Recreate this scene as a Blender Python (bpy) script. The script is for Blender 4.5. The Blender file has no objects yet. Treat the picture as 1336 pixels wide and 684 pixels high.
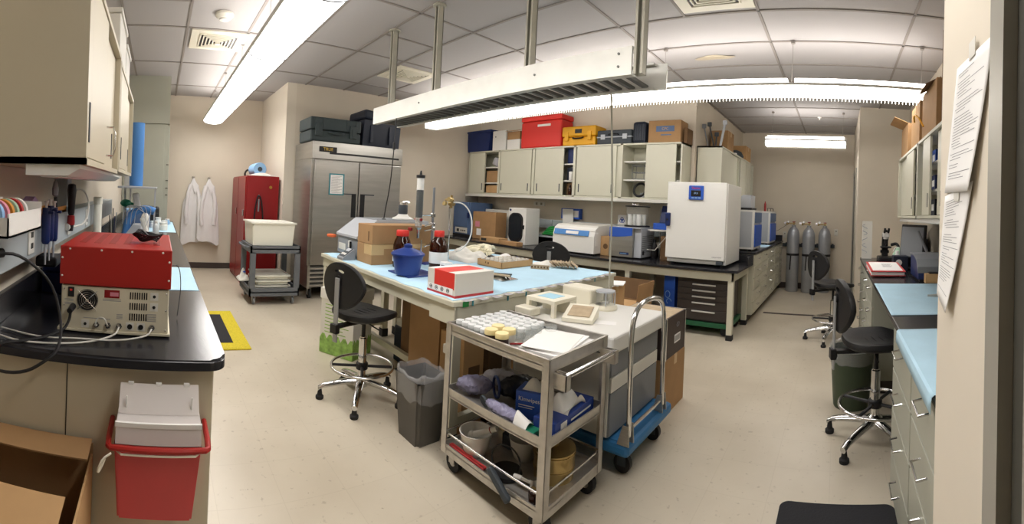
import bpy, bmesh, math, random
from mathutils import Vector, Matrix
random.seed(11)
PI = math.pi
COL = bpy.context.scene.collection
def S(c):
    if isinstance(c, str):
        c = c.lstrip('#'); c = [int(c[i:i+2], 16)/255 for i in (0, 2, 4)]
    return tuple((x/12.92 if x <= .04045 else ((x+.055)/1.055)**2.4) for x in c)
# ---------------------------------------------------------------- materials
def mat(name, col, rough=.5, metal=0., noise=0., scale=30., bump=0., bscale=200., spec=.5, trans=0., alpha=1., coat=0., aniso=None, sheen=0., ior=1.45):
    m = bpy.data.materials.new(name); m.use_nodes = True
    nt = m.node_tree; b = nt.nodes['Principled BSDF']; c = S(col) + (1,)
    b.inputs['Base Color'].default_value = c
    b.inputs['Roughness'].default_value = rough; b.inputs['Metallic'].default_value = metal
    b.inputs['Specular IOR Level'].default_value = spec; b.inputs['IOR'].default_value = ior
    b.inputs['Transmission Weight'].default_value = trans; b.inputs['Alpha'].default_value = alpha
    b.inputs['Coat Weight'].default_value = coat
    tc = nt.nodes.new('ShaderNodeTexCoord')
    if noise:
        n = nt.nodes.new('ShaderNodeTexNoise'); n.inputs['Scale'].default_value = scale; n.inputs['Detail'].default_value = 5
        mp = nt.nodes.new('ShaderNodeMapping')
        if aniso: mp.inputs['Scale'].default_value = aniso
        nt.links.new(tc.outputs['Object'], mp.inputs[0]); nt.links.new(mp.outputs[0], n.inputs['Vector'])
        r = nt.nodes.new('ShaderNodeValToRGB')
        r.color_ramp.elements[0].position = .3; r.color_ramp.elements[1].position = .7
        r.color_ramp.elements[0].color = tuple(max(0, x*(1-noise)) for x in c[:3]) + (1,)
        r.color_ramp.elements[1].color = tuple(min(1, x*(1+noise)) for x in c[:3]) + (1,)
        nt.links.new(n.outputs['Fac'], r.inputs[0]); nt.links.new(r.outputs[0], b.inputs['Base Color'])
    if bump:
        n2 = nt.nodes.new('ShaderNodeTexNoise'); n2.inputs['Scale'].default_value = bscale; n2.inputs['Detail'].default_value = 3
        bp = nt.nodes.new('ShaderNodeBump'); bp.inputs['Strength'].default_value = bump; bp.inputs['Distance'].default_value = .002
        nt.links.new(tc.outputs['Object'], n2.inputs['Vector']); nt.links.new(n2.outputs['Fac'], bp.inputs['Height']); nt.links.new(bp.outputs[0], b.inputs['Normal'])
    return m
def emit(name, col, st):
    m = mat(name, col, .4); b = m.node_tree.nodes['Principled BSDF']
    b.inputs['Emission Color'].default_value = S(col) + (1,); b.inputs['Emission Strength'].default_value = st
    return m
M = {}
def mm(k, *a, **kw): M[k] = mat(k, *a, **kw)
mm('wall', '#d5cbba', .85, noise=.03, scale=2, bump=.12, bscale=350)
mm('wall_light', '#dcd3c3', .85, noise=.03, scale=2, bump=.12, bscale=350)
mm('ceil', '#aeabaa', .95, noise=.03, scale=300, bump=.25, bscale=500)
mm('tbar', '#8f8983', .7)
mm('base', '#463c38', .6)
mm('cab', '#cccab8', .38, noise=.015, scale=3)
mm('cab_warm', '#c2b9a2', .42, noise=.02, scale=3)
mm('cab_grey', '#a9aa9c', .42, noise=.02, scale=3)
mm('cab_dark', '#34332f', .7)
mm('cab_in', '#8f8d82', .6)
mm('epoxy', '#26262a', .22, noise=.12, scale=4, bump=.05, bscale=60)
mm('black', '#17171a', .45); mm('blackgloss', '#121214', .15); mm('rubber', '#202022', .75, noise=.1, scale=40)
mm('urethane', '#1d1d1f', .5, bump=.3, bscale=160)
mm('chrome', '#d8d8d8', .12, 1.); mm('alu', '#bdbdbb', .28, 1., noise=.05, scale=20)
mm('steel', '#b9b6b0', .36, .85, noise=.1, scale=14, aniso=(1, 1, 18)); mm('steelfridge', '#b0aea9', .3, .92, noise=.09, scale=2.2, aniso=(1, 1, 9))
mm('cartsteel', '#c2beb8', .4, .8, noise=.12, scale=18); mm('backbar', '#a2a4a6', .4, .3); mm('strut', '#b2b0a2', .5, .3, noise=.05, scale=12)
mm('galv', '#d2d2cc', .42, .35, noise=.05, scale=6); mm('rung', '#6d6e6b', .5, .5)
mm('brass', '#b39c6a', .33, .9, noise=.1, scale=9)
mm('red', '#a52620', .38, noise=.04, scale=4); mm('redlid', '#c04038', .4); mm('redstripe', '#8f2a26', .5)
mm('redcab', '#8a1a1c', .35, noise=.05, scale=3); mm('redbright', '#d6332a', .5)
mm('beige', '#d3cbb4', .45, noise=.03, scale=5); mm('cream', '#e6e1cf', .5)
mm('white', '#e4e3de', .4); mm('whitematte', '#e9e8e4', .8); mm('offwhite', '#d9d7cf', .45); mm('paper', '#efeeec', .85)
mm('paperblue', '#b9dcf0', .8, noise=.035, scale=7, bump=.4, bscale=26)
mm('blue', '#24408f', .4); mm('navy', '#1b2c5e', .45, noise=.08, scale=8); mm('brightblue', '#2b58b8', .4); mm('bluegrey', '#51698f', .45, noise=.05, scale=8)
mm('bucketblue', '#223a80', .38); mm('rollblue', '#4f86c6', .7); mm('rolllight', '#8fb6dd', .8); mm('platblue', '#2f6fa3', .5, noise=.08, scale=12)
mm('cardboard', '#a8845c', .85, noise=.06, scale=9); mm('cardlight', '#c09a6c', .85, noise=.05, scale=9); mm('carddark', '#6f5438', .9, noise=.12, scale=9)
mm('tape', '#c9ab7c', .4); mm('brownbox', '#3b2d29', .5, noise=.06, scale=8); mm('wood', '#7a5636', .6, noise=.2, scale=10, aniso=(1, 1, 8))
mm('grey', '#7d8084', .5); mm('cartgrey', '#676b70', .6, noise=.06, scale=20, bump=.3, bscale=120); mm('midgrey', '#8b9096', .4); mm('lightgrey', '#b4b8be', .38)
mm('charcoal', '#3a4147', .6, noise=.06, scale=15); mm('darknavy', '#1c2434', .5); mm('teal', '#2d7f8b', .5)
mm('binbrown', '#57544f', .55, noise=.06, scale=8); mm('bingreen', '#3d4a36', .55, noise=.06, scale=8)
mm('toolbrown', '#3d3734', .42, noise=.05, scale=10); mm('green', '#1f8a3c', .5); mm('greendark', '#1e5a3a', .5); mm('teal2', '#1f7a5c', .5)
mm('yellow', '#e0a416', .5, noise=.04, scale=8); mm('matyellow', '#d3c02c', .8, noise=.2, scale=90)
mm('matblack', '#26262a', .85, bump=.8, bscale=90); mm('cloth', '#e2e0e0', .9, noise=.03, scale=6, bump=.5, bscale=30)
mm('plasticwhite', '#e9e6da', .35); mm('tub', '#ecebdf', .4); mm('porcelain', '#dcd9d2', .3, coat=.3)
mm('amber', '#3a1406', .06, trans=.55, spec=.6); mm('glass', '#e6ecea', .04, alpha=.12, spec=.6); mm('glassfrost', '#e4e8e6', .25, alpha=.6)
mm('foil', '#b8b8b4', .25, 1., bump=1., bscale=30); mm('bagclear', '#d4d2da', .15, alpha=.72, bump=1., bscale=22)
mm('linerclear', '#cfd0d3', .15, alpha=.28, bump=1., bscale=26); mm('bagblack', '#242428', .3, bump=1., bscale=18); mm('bagviolet', '#8d8aa6', .22, bump=1., bscale=26)
mm('kraft', '#b7a488', .85, noise=.12, scale=20); mm('orange', '#d96a3c', .5); mm('pink', '#d98a9a', .6); mm('lilac', '#b09ac4', .6); mm('tapeorange', '#c98a3a', .5)
mm('tapered', '#c23a3c', .5); mm('tapegreen', '#a9c8ae', .5)
mm('gas', '#a3a6ab', .38, .35, noise=.08, scale=6); mm('cable', '#1c1c1e', .45); mm('cablewhite', '#d2d0c8', .45)
mm('duct', '#a4acaf', .45, noise=.03, scale=5); mm('ink', '#4c4c50', .8); mm('inklight', '#8a8a8e', .8); mm('gold', '#b99a48', .3, .8)
mm('redclear', '#cf4a4c', .3, noise=.06, scale=6); mm('lidclear', '#ece6e2', .3, alpha=.62)
mm('doorgrey', '#4c4b44', .5); mm('frame', '#a9a69c', .45, .3); mm('screen', '#15181c', .12); mm('scaleblue', '#9fd0e6', .5); mm('darkglass', '#20242a', .1)
mm('liquid', '#17191d', .2); mm('trayink', '#a8a49a', .8, noise=.4, scale=60); mm('sack', '#dfddd6', .8, bump=1., bscale=18, noise=.06, scale=12)
mm('gloves', '#e8e2c8', .7, bump=.6, bscale=25); mm('greenleaf', '#8cb25c', .7, noise=.35, scale=22); mm('platinum', '#c9c7c0', .5); mm('capfrost', '#eef0f0', .35, alpha=.8); mm('creamlid', '#e6d49c', .45); mm('stain', '#bdb29c', .9); mm('casegreen', '#343f41', .6, noise=.06, scale=15)
M['lens'] = emit('lens', '#fefaf6', 9.0); M['up'] = emit('up', '#fff8f2', 6.5)
M['display'] = emit('display', '#9fd0f0', .5); M['seam'] = mat('seam', '#d8d8d0', .5)
# floor: vinyl tiles, faint joints and dark flecks
m = bpy.data.materials.new('vinyl_tile'); m.use_nodes = True; nt = m.node_tree; b = nt.nodes['Principled BSDF']
N = nt.nodes.new; L = nt.links.new
tc = N('ShaderNodeTexCoord')
n1 = N('ShaderNodeTexNoise'); n1.inputs['Scale'].default_value = 1.3; n1.inputs['Detail'].default_value = 8; L(tc.outputs['Object'], n1.inputs['Vector'])
r1 = N('ShaderNodeValToRGB'); r1.color_ramp.elements[0].color = S('#c4b9a5') + (1,); r1.color_ramp.elements[1].color = S('#d4cab7') + (1,)
r1.color_ramp.elements[0].position = .35; r1.color_ramp.elements[1].position = .65; L(n1.outputs['Fac'], r1.inputs[0])
n3 = N('ShaderNodeTexNoise'); n3.inputs['Scale'].default_value = 26; n3.inputs['Detail'].default_value = 4; L(tc.outputs['Object'], n3.inputs['Vector'])
r3 = N('ShaderNodeValToRGB'); r3.color_ramp.elements[0].position = .30; r3.color_ramp.elements[1].position = .36
r3.color_ramp.elements[0].color = S('#8f8068') + (1,); r3.color_ramp.elements[1].color = (1, 1, 1, 1); L(n3.outputs['Fac'], r3.inputs[0])
mx = N('ShaderNodeMix'); mx.data_type = 'RGBA'; mx.blend_type = 'MULTIPLY'; mx.inputs[0].default_value = .3
L(r1.outputs[0], mx.inputs[6]); L(r3.outputs[0], mx.inputs[7])
v = N('ShaderNodeTexVoronoi'); v.inputs['Scale'].default_value = 13; L(tc.outputs['Object'], v.inputs['Vector'])
r4 = N('ShaderNodeValToRGB'); r4.color_ramp.elements[0].position = .02; r4.color_ramp.elements[1].position = .05
r4.color_ramp.elements[0].color = S('#7a6a54') + (1,); r4.color_ramp.elements[1].color = (1, 1, 1, 1); L(v.outputs['Distance'], r4.inputs[0])
mx2 = N('ShaderNodeMix'); mx2.data_type = 'RGBA'; mx2.blend_type = 'MULTIPLY'; mx2.inputs[0].default_value = .75
L(mx.outputs[2], mx2.inputs[6]); L(r4.outputs[0], mx2.inputs[7])
br = N('ShaderNodeTexBrick'); br.offset = 0; br.inputs['Scale'].default_value = 1; br.inputs['Brick Width'].default_value = .3048; br.inputs['Row Height'].default_value = .3048
br.inputs['Mortar Size'].default_value = .0018; br.inputs['Color1'].default_value = (1, 1, 1, 1); br.inputs['Color2'].default_value = (.94, .94, .94, 1); br.inputs['Mortar'].default_value = (.72, .7, .66, 1)
L(tc.outputs['Object'], br.inputs['Vector'])
mx3 = N('ShaderNodeMix'); mx3.data_type = 'RGBA'; mx3.blend_type = 'MULTIPLY'; mx3.inputs[0].default_value = .3
L(mx2.outputs[2], mx3.inputs[6]); L(br.outputs[0], mx3.inputs[7]); L(mx3.outputs[2], b.inputs['Base Color'])
b.inputs['Roughness'].default_value = .32
M['floor'] = m
# ---------------------------------------------------------------- mesh helpers
class MB:
    def __init__(s): s.bm = bmesh.new()
    def box(s, x0, x1, y0, y1, z0, z1, bev=0., rz=0., seg=2):
        x0, x1 = min(x0, x1), max(x0, x1); y0, y1 = min(y0, y1), max(y0, y1); z0, z1 = min(z0, z1), max(z0, z1)
        r = bmesh.ops.create_cube(s.bm, size=1); vs = r['verts']
        c = Vector(((x0+x1)/2, (y0+y1)/2, (z0+z1)/2)); d = (x1-x0, y1-y0, z1-z0)
        for v in vs: v.co = Vector((v.co.x*d[0], v.co.y*d[1], v.co.z*d[2]))
        if bev:
            es = list({e for v in vs for e in v.link_edges})
            r = bmesh.ops.bevel(s.bm, geom=es, offset=min(bev, min(d)*.45), segments=seg, affect='EDGES', profile=.5)
            vs = list({v for f in r['faces'] for v in f.verts} | {v for v in vs if v.is_valid})
        R = Matrix.Rotation(rz, 3, 'Z')
        for v in vs: v.co = R @ v.co + c
        return s
    def obox(s, c, d, e=(0, 0, 0), bev=0.):
        from mathutils import Euler
        r = bmesh.ops.create_cube(s.bm, size=1); vs = r['verts']
        for v in vs: v.co = Vector((v.co.x*d[0], v.co.y*d[1], v.co.z*d[2]))
        if bev:
            es = list({q for v in vs for q in v.link_edges})
            r = bmesh.ops.bevel(s.bm, geom=es, offset=min(bev, min(d)*.45), segments=2, affect='EDGES', profile=.5)
            vs = list({v for f in r['faces'] for v in f.verts} | {v for v in vs if v.is_valid})
        R = Euler(e).to_matrix()
        for v in vs: v.co = R @ v.co + Vector(c)
        return s
    def cyl(s, p0, p1, r, r2=None, seg=20):
        p0, p1 = Vector(p0), Vector(p1); r2 = r if r2 is None else r2; d = p1-p0
        q = d.to_track_quat('Z', 'Y'); a = []; b_ = []
        for i in range(seg):
            t = 2*PI*i/seg; u = Vector((math.cos(t), math.sin(t), 0))
            a.append(s.bm.verts.new(p0 + q @ (u*r))); b_.append(s.bm.verts.new(p1 + q @ (u*r2)))
        for i in range(seg):
            j = (i+1) % seg; s.bm.faces.new((a[i], a[j], b_[j], b_[i]))
        if r > 1e-6: s.bm.faces.new(a[::-1])
        if r2 > 1e-6: s.bm.faces.new(b_)
        return s
    def lathe(s, pr, c=(0, 0, 0), seg=28, sx=1., sy=1., rz=0.):
        rings = []
        for r, z in pr:
            rings.append([s.bm.verts.new((c[0]+r*(math.cos(2*PI*i/seg)*sx*math.cos(rz)-math.sin(2*PI*i/seg)*sy*math.sin(rz)), c[1]+r*(math.cos(2*PI*i/seg)*sx*math.sin(rz)+math.sin(2*PI*i/seg)*sy*math.cos(rz)), c[2]+z)) for i in range(seg)])
        for a, b_ in zip(rings, rings[1:]):
            for i in range(seg):
                j = (i+1) % seg; s.bm.faces.new((a[i], a[j], b_[j], b_[i]))
        s.bm.faces.new(rings[0][::-1]); s.bm.faces.new(rings[-1])
        return s
    def tube(s, pts, r, seg=8, closed=False, smooth=0):
        P = [Vector(p) for p in pts]
        for _ in range(smooth):
            Q = [P[0]] if not closed else []
            n = len(P)
            for i in range(n if closed else n-1):
                a, b_ = P[i], P[(i+1) % n]; Q += [a*.75+b_*.25, a*.25+b_*.75]
            if not closed: Q.append(P[-1])
            P = Q
        n = len(P); rings = []; up = None
        for i, p in enumerate(P):
            if closed: t = P[(i+1) % n]-P[i-1]
            else: t = P[min(i+1, n-1)]-P[max(i-1, 0)]
            t.normalize() if t.length else None
            if up is None:
                up = t.orthogonal().normalized()
            up = (up - t*up.dot(t))
            up = up.normalized() if up.length > 1e-6 else t.orthogonal().normalized()
            w = t.cross(up)
            rings.append([s.bm.verts.new(p + (up*math.cos(2*PI*k/seg)+w*math.sin(2*PI*k/seg))*r) for k in range(seg)])
        m_ = n if closed else n-1
        for i in range(m_):
            a, b_ = rings[i], rings[(i+1) % n]
            for k in range(seg):
                l = (k+1) % seg; s.bm.faces.new((a[k], a[l], b_[l], b_[k]))
        if not closed: s.bm.faces.new(rings[0][::-1]); s.bm.faces.new(rings[-1])
        return s
    def prism(s, poly, ax, a, b_):
        f = {'x': lambda u, v, w: (w, u, v), 'y': lambda u, v, w: (u, w, v), 'z': lambda u, v, w: (u, v, w)}[ax]
        A = [s.bm.verts.new(f(u, v, a)) for u, v in poly]; B = [s.bm.verts.new(f(u, v, b_)) for u, v in poly]
        n = len(poly)
        for i in range(n): s.bm.faces.new((A[i], A[(i+1) % n], B[(i+1) % n], B[i]))
        s.bm.faces.new(A[::-1]); s.bm.faces.new(B)
        return s
    def sphere(s, c, r, sc=(1, 1, 1), u=18, v=12):
        q = bmesh.ops.create_uvsphere(s.bm, u_segments=u, v_segments=v, radius=r)
        for w in q['verts']: w.co = Vector((w.co.x*sc[0], w.co.y*sc[1], w.co.z*sc[2])) + Vector(c)
        return s
    def grid(s, x0, x1, y0, y1, f, nx=24, ny=24, th=.003):
        V = [[s.bm.verts.new((x0+(x1-x0)*i/nx, y0+(y1-y0)*j/ny, f(i/nx, j/ny))) for j in range(ny+1)] for i in range(nx+1)]
        W = [[s.bm.verts.new(v.co - Vector((0, 0, th))) for v in r] for r in V]
        for i in range(nx):
            for j in range(ny):
                s.bm.faces.new((V[i][j], V[i+1][j], V[i+1][j+1], V[i][j+1])); s.bm.faces.new((W[i][j+1], W[i+1][j+1], W[i+1][j], W[i][j]))
        e = [(i, 0) for i in range(nx)] + [(nx, j) for j in range(ny)] + [(i, ny) for i in range(nx, 0, -1)] + [(0, j) for j in range(ny, 0, -1)]
        for k in range(len(e)):
            a, b_ = e[k], e[(k+1) % len(e)]
            s.bm.faces.new((V[a[0]][a[1]], W[a[0]][a[1]], W[b_[0]][b_[1]], V[b_[0]][b_[1]]))
        return s
    def xf(s, m4):
        bmesh.ops.transform(s.bm, matrix=m4, verts=s.bm.verts); return s
    def jit(s, a, seed=0, fr=9.):
        from mathutils import noise
        for v in s.bm.verts:
            n = noise.noise_vector(v.co*fr + Vector((seed*3.1, seed, 0))); v.co += n*a
        return s
    def each(s, name, m, parent=None, smooth=False):
        seen = set(); out = []
        for v0 in list(s.bm.verts):
            if v0 in seen: continue
            isl = []; st = [v0]; seen.add(v0)
            while st:
                v = st.pop(); isl.append(v)
                for e in v.link_edges:
                    w = e.other_vert(v)
                    if w not in seen: seen.add(w); st.append(w)
            q = MB(); mp = {v: q.bm.verts.new(v.co) for v in isl}
            for f in {f for v in isl for f in v.link_faces}: q.bm.faces.new([mp[v] for v in f.verts])
            out.append(q.build(name, m, parent, smooth))
        s.bm.free(); return out
    def build(s, name, m, parent=None, smooth=False):
        bmesh.ops.recalc_face_normals(s.bm, faces=s.bm.faces)
        me = bpy.data.meshes.new(name); s.bm.to_mesh(me); s.bm.free()
        me.materials.append(M[m] if isinstance(m, str) else m)
        if smooth:
            for p in me.polygons: p.use_smooth = True
            try:
                me.set_sharp_from_angle(angle=math.radians(38))
            except Exception: pass
        o = bpy.data.objects.new(name, me); COL.objects.link(o)
        if parent is not None: o.parent = parent
        return o
def Bx(*a, **k): return MB().box(*a, **k)
def tag(o, label, cat, group=None):
    o['label'] = label; o['category'] = cat
    if group: o['group'] = group
    return o
def thing(name, label, cat, loc=(0, 0, 0), rz=0., group=None):
    o = bpy.data.objects.new(name, None); COL.objects.link(o); o.empty_display_size = .05
    o.location = loc; o.rotation_euler = (0, 0, rz)
    return tag(o, label, cat, group)
def struct(name, mb, m, parent=None):
    o = mb.build(name, m, parent)
    if parent is None: o['kind'] = 'structure'
    return o
def kids(o): return [c for c in bpy.data.objects if c.parent == o]
def dup(r, loc, rz=None, label=None, group=None, scale=None):
    def cp(o, par):
        c = o.copy(); COL.objects.link(c)
        if par is not None: c.parent = par
        for k in kids(o): cp(k, c)
        return c
    c = cp(r, None); c.location = loc
    if rz is not None: c.rotation_euler = (0, 0, rz)
    if label: c['label'] = label
    if group: c['group'] = group
    if scale: c.scale = scale
    return c
def text(s, size, loc, rot, m, parent, name='lettering', ax='CENTER', sp=1.):
    cu = bpy.data.curves.new(name, 'FONT'); cu.body = s; cu.size = size; cu.extrude = .0006; cu.align_x = ax; cu.align_y = 'CENTER'; cu.space_character = sp
    tmp = bpy.data.objects.new(name+'_src', cu); me = bpy.data.meshes.new_from_object(tmp); bpy.data.objects.remove(tmp); bpy.data.curves.remove(cu)
    me.name = name; me.materials.clear(); me.materials.append(M[m]); o = bpy.data.objects.new(name, me); COL.objects.link(o)
    o.location = loc; o.rotation_euler = rot
    if parent is not None: o.parent = parent
    return o
RX, REAST, RSOUTH, RTOP = None, (PI/2, 0, PI/2), (PI/2, 0, 0), (0, 0, 0)
# ================================================================ the room
CZ = 2.994
struct('floor', Bx(-7.7, 1.2, -3.0, 8.5, -.12, 0), 'floor')
struct('ceiling', Bx(-7.7, 1.2, -3.0, 8.5, CZ+.004, CZ+.1), 'ceil')
g = MB()
cx = [-1.892+1.2192*i for i in range(-5, 3)]; ry = [2.661+.6096*j for j in range(-9, 10)]
for x in cx: g.box(x-.012, x+.012, -3, 8.33, CZ-.004, CZ+.004)
for y in ry: g.box(-7.55, 1.1, y-.012, y+.012, CZ-.004, CZ+.004)
for (i, j) in ((-2, -4), (-1.5+.0, -4), (-2, 0), (0, 1)):
    x = -1.892+1.2192*i+.6096; y = 2.661+.6096*j
    g.box(x-.012, x+.012, y-.61, y, CZ-.004, CZ+.004)
g.build('trim_1', 'tbar')['kind'] = 'structure'
struct('wall_west', Bx(-7.67, -7.55, -.67, 1.9, 0, CZ+.05), 'wall')
struct('wall_south', Bx(-7.67, -.9, -.67, -.55, 0, CZ+.05), 'wall')
struct('wall_recess', Bx(-7.67, -6.05, 1.78, 1.92, 0, CZ+.05), 'wall_light')
struct('wall_northwest', Bx(-6.17, -6.05, 1.92, 5.62, 0, CZ+.05), 'wall')
struct('wall_north', Bx(-6.17, -1.93, 5.5, 5.62, 0, CZ+.05), 'wall')
struct('wall_alcove_west', Bx(-2.05, -1.93, 5.62, 8.45, 0, CZ+.05), 'wall')
struct('wall_alcove_north', Bx(-2.05, .39, 8.33, 8.45, 0, CZ+.05), 'wall')
struct('wall_alcove_east', Bx(.27, .39, 6.3, 8.33, 0, CZ+.05), 'wall')
struct('wall_return', Bx(.27, 1.12, 6.2, 6.3, 0, CZ+.05), 'wall_light')
struct('wall_east', Bx(1.0, 1.12, 1.06, 6.2, 0, CZ+.05), 'wall')
struct('wall_partition', Bx(.257, 1.12, .655, 1.075, 0, CZ+.05), 'wall_light')
struct('wall_behind', Bx(-1.02, -.9, -3.0, -.67, 0, CZ+.05), 'wall')
struct('wall_hall', Bx(-1.02, 1.2, -3.1, -3.0, 0, CZ+.05), 'wall')
struct('wall_corridor', Bx(.39, .5, -3.0, .52, 0, CZ+.05), 'wall')
struct('baseboard_west', Bx(-7.55, -7.54, .17, 1.78, 0, .1), 'base')
struct('baseboard_recess', Bx(-7.55, -6.05, 1.77, 1.78, 0, .1), 'base')
struct('baseboard_northwest', Bx(-6.05, -6.04, 1.77, 5.5, 0, .1), 'base')
struct('baseboard_north', Bx(-6.05, -1.93, 5.49, 5.5, 0, .1), 'base')
struct('baseboard_alcove', Bx(-1.93, .27, 8.32, 8.33, 0, .11), 'base')
struct('baseboard_return', Bx(.26, .27, 6.2, 8.33, 0, .1), 'base')
struct('trim_2', Bx(-1.02, .27, 6.1, 6.17, 0, .004), 'base')   # floor threshold strip
f = struct('trim_3', Bx(.238, .262, .605, .665, 0, CZ).box(.245, .262, .515, .53, 0, CZ), 'frame')  # metal door frame beside the camera
f2 = struct('trim_4', MB().box(.262, .5, .515, .655, 0, CZ), 'doorgrey')
struct('door_1', Bx(.275, .32, -.4, .515, .01, CZ), 'doorgrey')
d2 = struct('door_2', Bx(.262, .285, 6.75, 7.65, 0, 2.1), 'doorgrey')
struct('door_frame', MB().box(.25, .27, 6.68, 6.75, 0, 2.17).box(.25, .27, 7.65, 7.72, 0, 2.17).box(.25, .27, 6.75, 7.65, 2.1, 2.17), 'frame', d2)
# water stains on the ceiling tiles
for k, (x, y, a, b_) in enumerate(((-1.31, 4.21, .22, .06),)):
    o = MB().lathe([(1, 0), (1, .0015)], (0, 0, 0), 26, a, b_).jit(.02, k, 5).build('ceiling_stain', 'stain'); o.location = (x, y, CZ-.0005)
    o['kind'] = 'structure'
# ---- ceiling diffusers, detector, sprinklers
def vent(x, y, label, sz=.29, tilt=False):
    t = thing('ceiling_vent', label, 'vent', (x, y, CZ), 0, 'square ceiling vents')
    MB().box(-sz, sz, -sz, sz, -.012, .0).build('panel', 'cream', t)
    q = MB()
    for k in range(5):
        a = .05+.036*k; zz = -.03+.003*k
        for s_ in (-1, 1):
            q.box(s_*a-.006, s_*a+.006, -a-.006, a+.006, zz-.004, zz+.01); q.box(-a+.006, a-.006, s_*a-.006, s_*a+.006, zz-.004, zz+.01)
    q.box(-.025, .025, -.025, .025, -.045, -.02)
    q.build('louver', 'cream', t)
    Bx(-.2, .2, -.2, .2, -.0135, -.0122).build('opening', 'black', t)
    return t
vent(-4.64, .56, 'cream square air diffuser in the ceiling beside the lamp row over the black bench')
vent(-4.75, 2.98, 'square ceiling air grille behind the hanging tray posts near the steel fridge')
vent(-.97, 2.9, 'square ceiling vent above the middle of the room, cut by the picture top')
t = thing('smoke_detector', 'round cream smoke detector on the ceiling beside the vent over the black bench', 'detector', (-3.93, .53, CZ))
MB().lathe([(.085, 0), (.085, -.02), (.06, -.045), (.02, -.05)]).build('base', 'plasticwhite', t, True)
MB().lathe([(.045, -.044), (.045, -.058), (.02, -.062)]).build('sensor_cap', 'offwhite', t, True)
for (x, y, lb) in ((-.02, 5.0, 'small ceiling sprinkler head behind the long lamp row'), (-.35, 6.9, 'small sprinkler head above the short hanging lamp of the cylinder alcove')):
    t = thing('sprinkler_head', lb, 'sprinkler', (x, y, CZ)); MB().lathe([(.035, 0), (.03, -.012), (.012, -.014), (.012, -.05)], seg=14).build('escutcheon', 'whitematte', t, True)
    MB().lathe([(.022, -.05), (.022, -.054)], seg=10).build('deflector', 'steel', t)
# ---- lamps
def lamp_row(x0, x1, y, zb, n, label, w=.21, near=False, hang=True):
    t = thing('pendant_lamp', label, 'lamp', (0, y, 0))
    Lx = (x1-x0)/n
    hw = w/2
    for k in range(n):
        a, b_ = x0+k*Lx+.004, x0+(k+1)*Lx-.004
        pr = [(-hw, zb+.045)]+[(hw*math.cos(PI+PI*i/12)*.985, zb+.045+.042*math.sin(PI+PI*i/12)) for i in range(13)]+[(hw, zb+.045)]
        MB().prism(pr, 'x', a, b_).build('lens', 'lens', t, False)
        MB().prism([(-hw*.8, zb+.115), (hw*.8, zb+.115), (hw*.62, zb+.15), (-hw*.62, zb+.15)], 'x', a+.03, b_-.03).build('upper_lens', 'up', t)
    nf = int((x1-x0)/.033)
    for s_ in (-1, 1):
        fin = MB().box(x0, x1, s_*hw-.003, s_*hw+.003, zb+.045, zb+.052)
        for k in range(nf):
            x = x0+.015+k*(x1-x0)/nf; fin.box(x, x+.005, s_*hw-.004, s_*hw+.004, zb-.006, zb+.05)
        fin.build('louver', 'seam', t)
    MB().box(x0, x1, -hw-.006, hw+.006, zb+.075, zb+.1).box(x0, x0+.012, -hw-.006, hw+.006, zb+.0, zb+.13).box(x1-.012, x1, -hw-.006, hw+.006, zb+.0, zb+.13).build('housing', 'galv', t)
    if hang:
        for k in range(n+1): 
            x = min(max(x0+k*Lx, x0+.1), x1-.06); MB().cyl((x, 0, zb+.1), (x, 0, CZ-.006), .0018, seg=8).cyl((x, 0, CZ-.03), (x, 0, CZ-.006), .02, seg=14).build('hanger', 'tbar', t)
    return t
lamp_row(-5.42, .78, 3.86, 2.475, 5, 'long row of louvered white lamps hung across the room before the wall cabinets')
lamp_row(-1.15, .09, 6.55, 2.455, 1, 'short hanging lamp in the alcove above the gas cylinders')
# smooth diffuser row over the black bench
t = thing('pendant_lamp', 'long bright row of smooth white lamps hung over the black bench', 'lamp', (0, .84, 0))
zb = 2.47; n = 6; x0, x1 = -7.1, .2
for k in range(n):
    a = x0+k*(x1-x0)/n+.008; b_ = a+(x1-x0)/n-.016
    pr = [(.155*math.cos(PI+PI*i/14), zb+.05+.05*math.sin(PI+PI*i/14)) for i in range(15)]
    MB().prism(pr, 'x', a, b_).build('lens', 'lens', t)
    MB().prism([(-.1, zb+.115), (.1, zb+.115), (.08, zb+.14), (-.08, zb+.14)], 'x', a+.03, b_-.03).build('upper_lens', 'up', t)
h = MB().box(x0, x1, -.165, .165, zb+.052, zb+.09)
for k in range(n+1):
    x = x0+k*(x1-x0)/n; pr = [(.164*math.cos(PI+PI*i/14), zb+.052+.06*math.sin(PI+PI*i/14)) for i in range(15)]; MB().prism(pr, 'x', x-.009, x+.009).build('joint_band', 'grey', t)
h.build('housing', 'galv', t)
for k in range(n+1):
    x = min(max(x0+k*(x1-x0)/n, x0+.1), x1-.1); MB().cyl((x, 0, zb+.08), (x, 0, CZ-.006), .0018, seg=8).cyl((x, 0, CZ-.02), (x, 0, CZ-.006), .02, seg=12).build('hanger', 'tbar', t)
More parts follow.
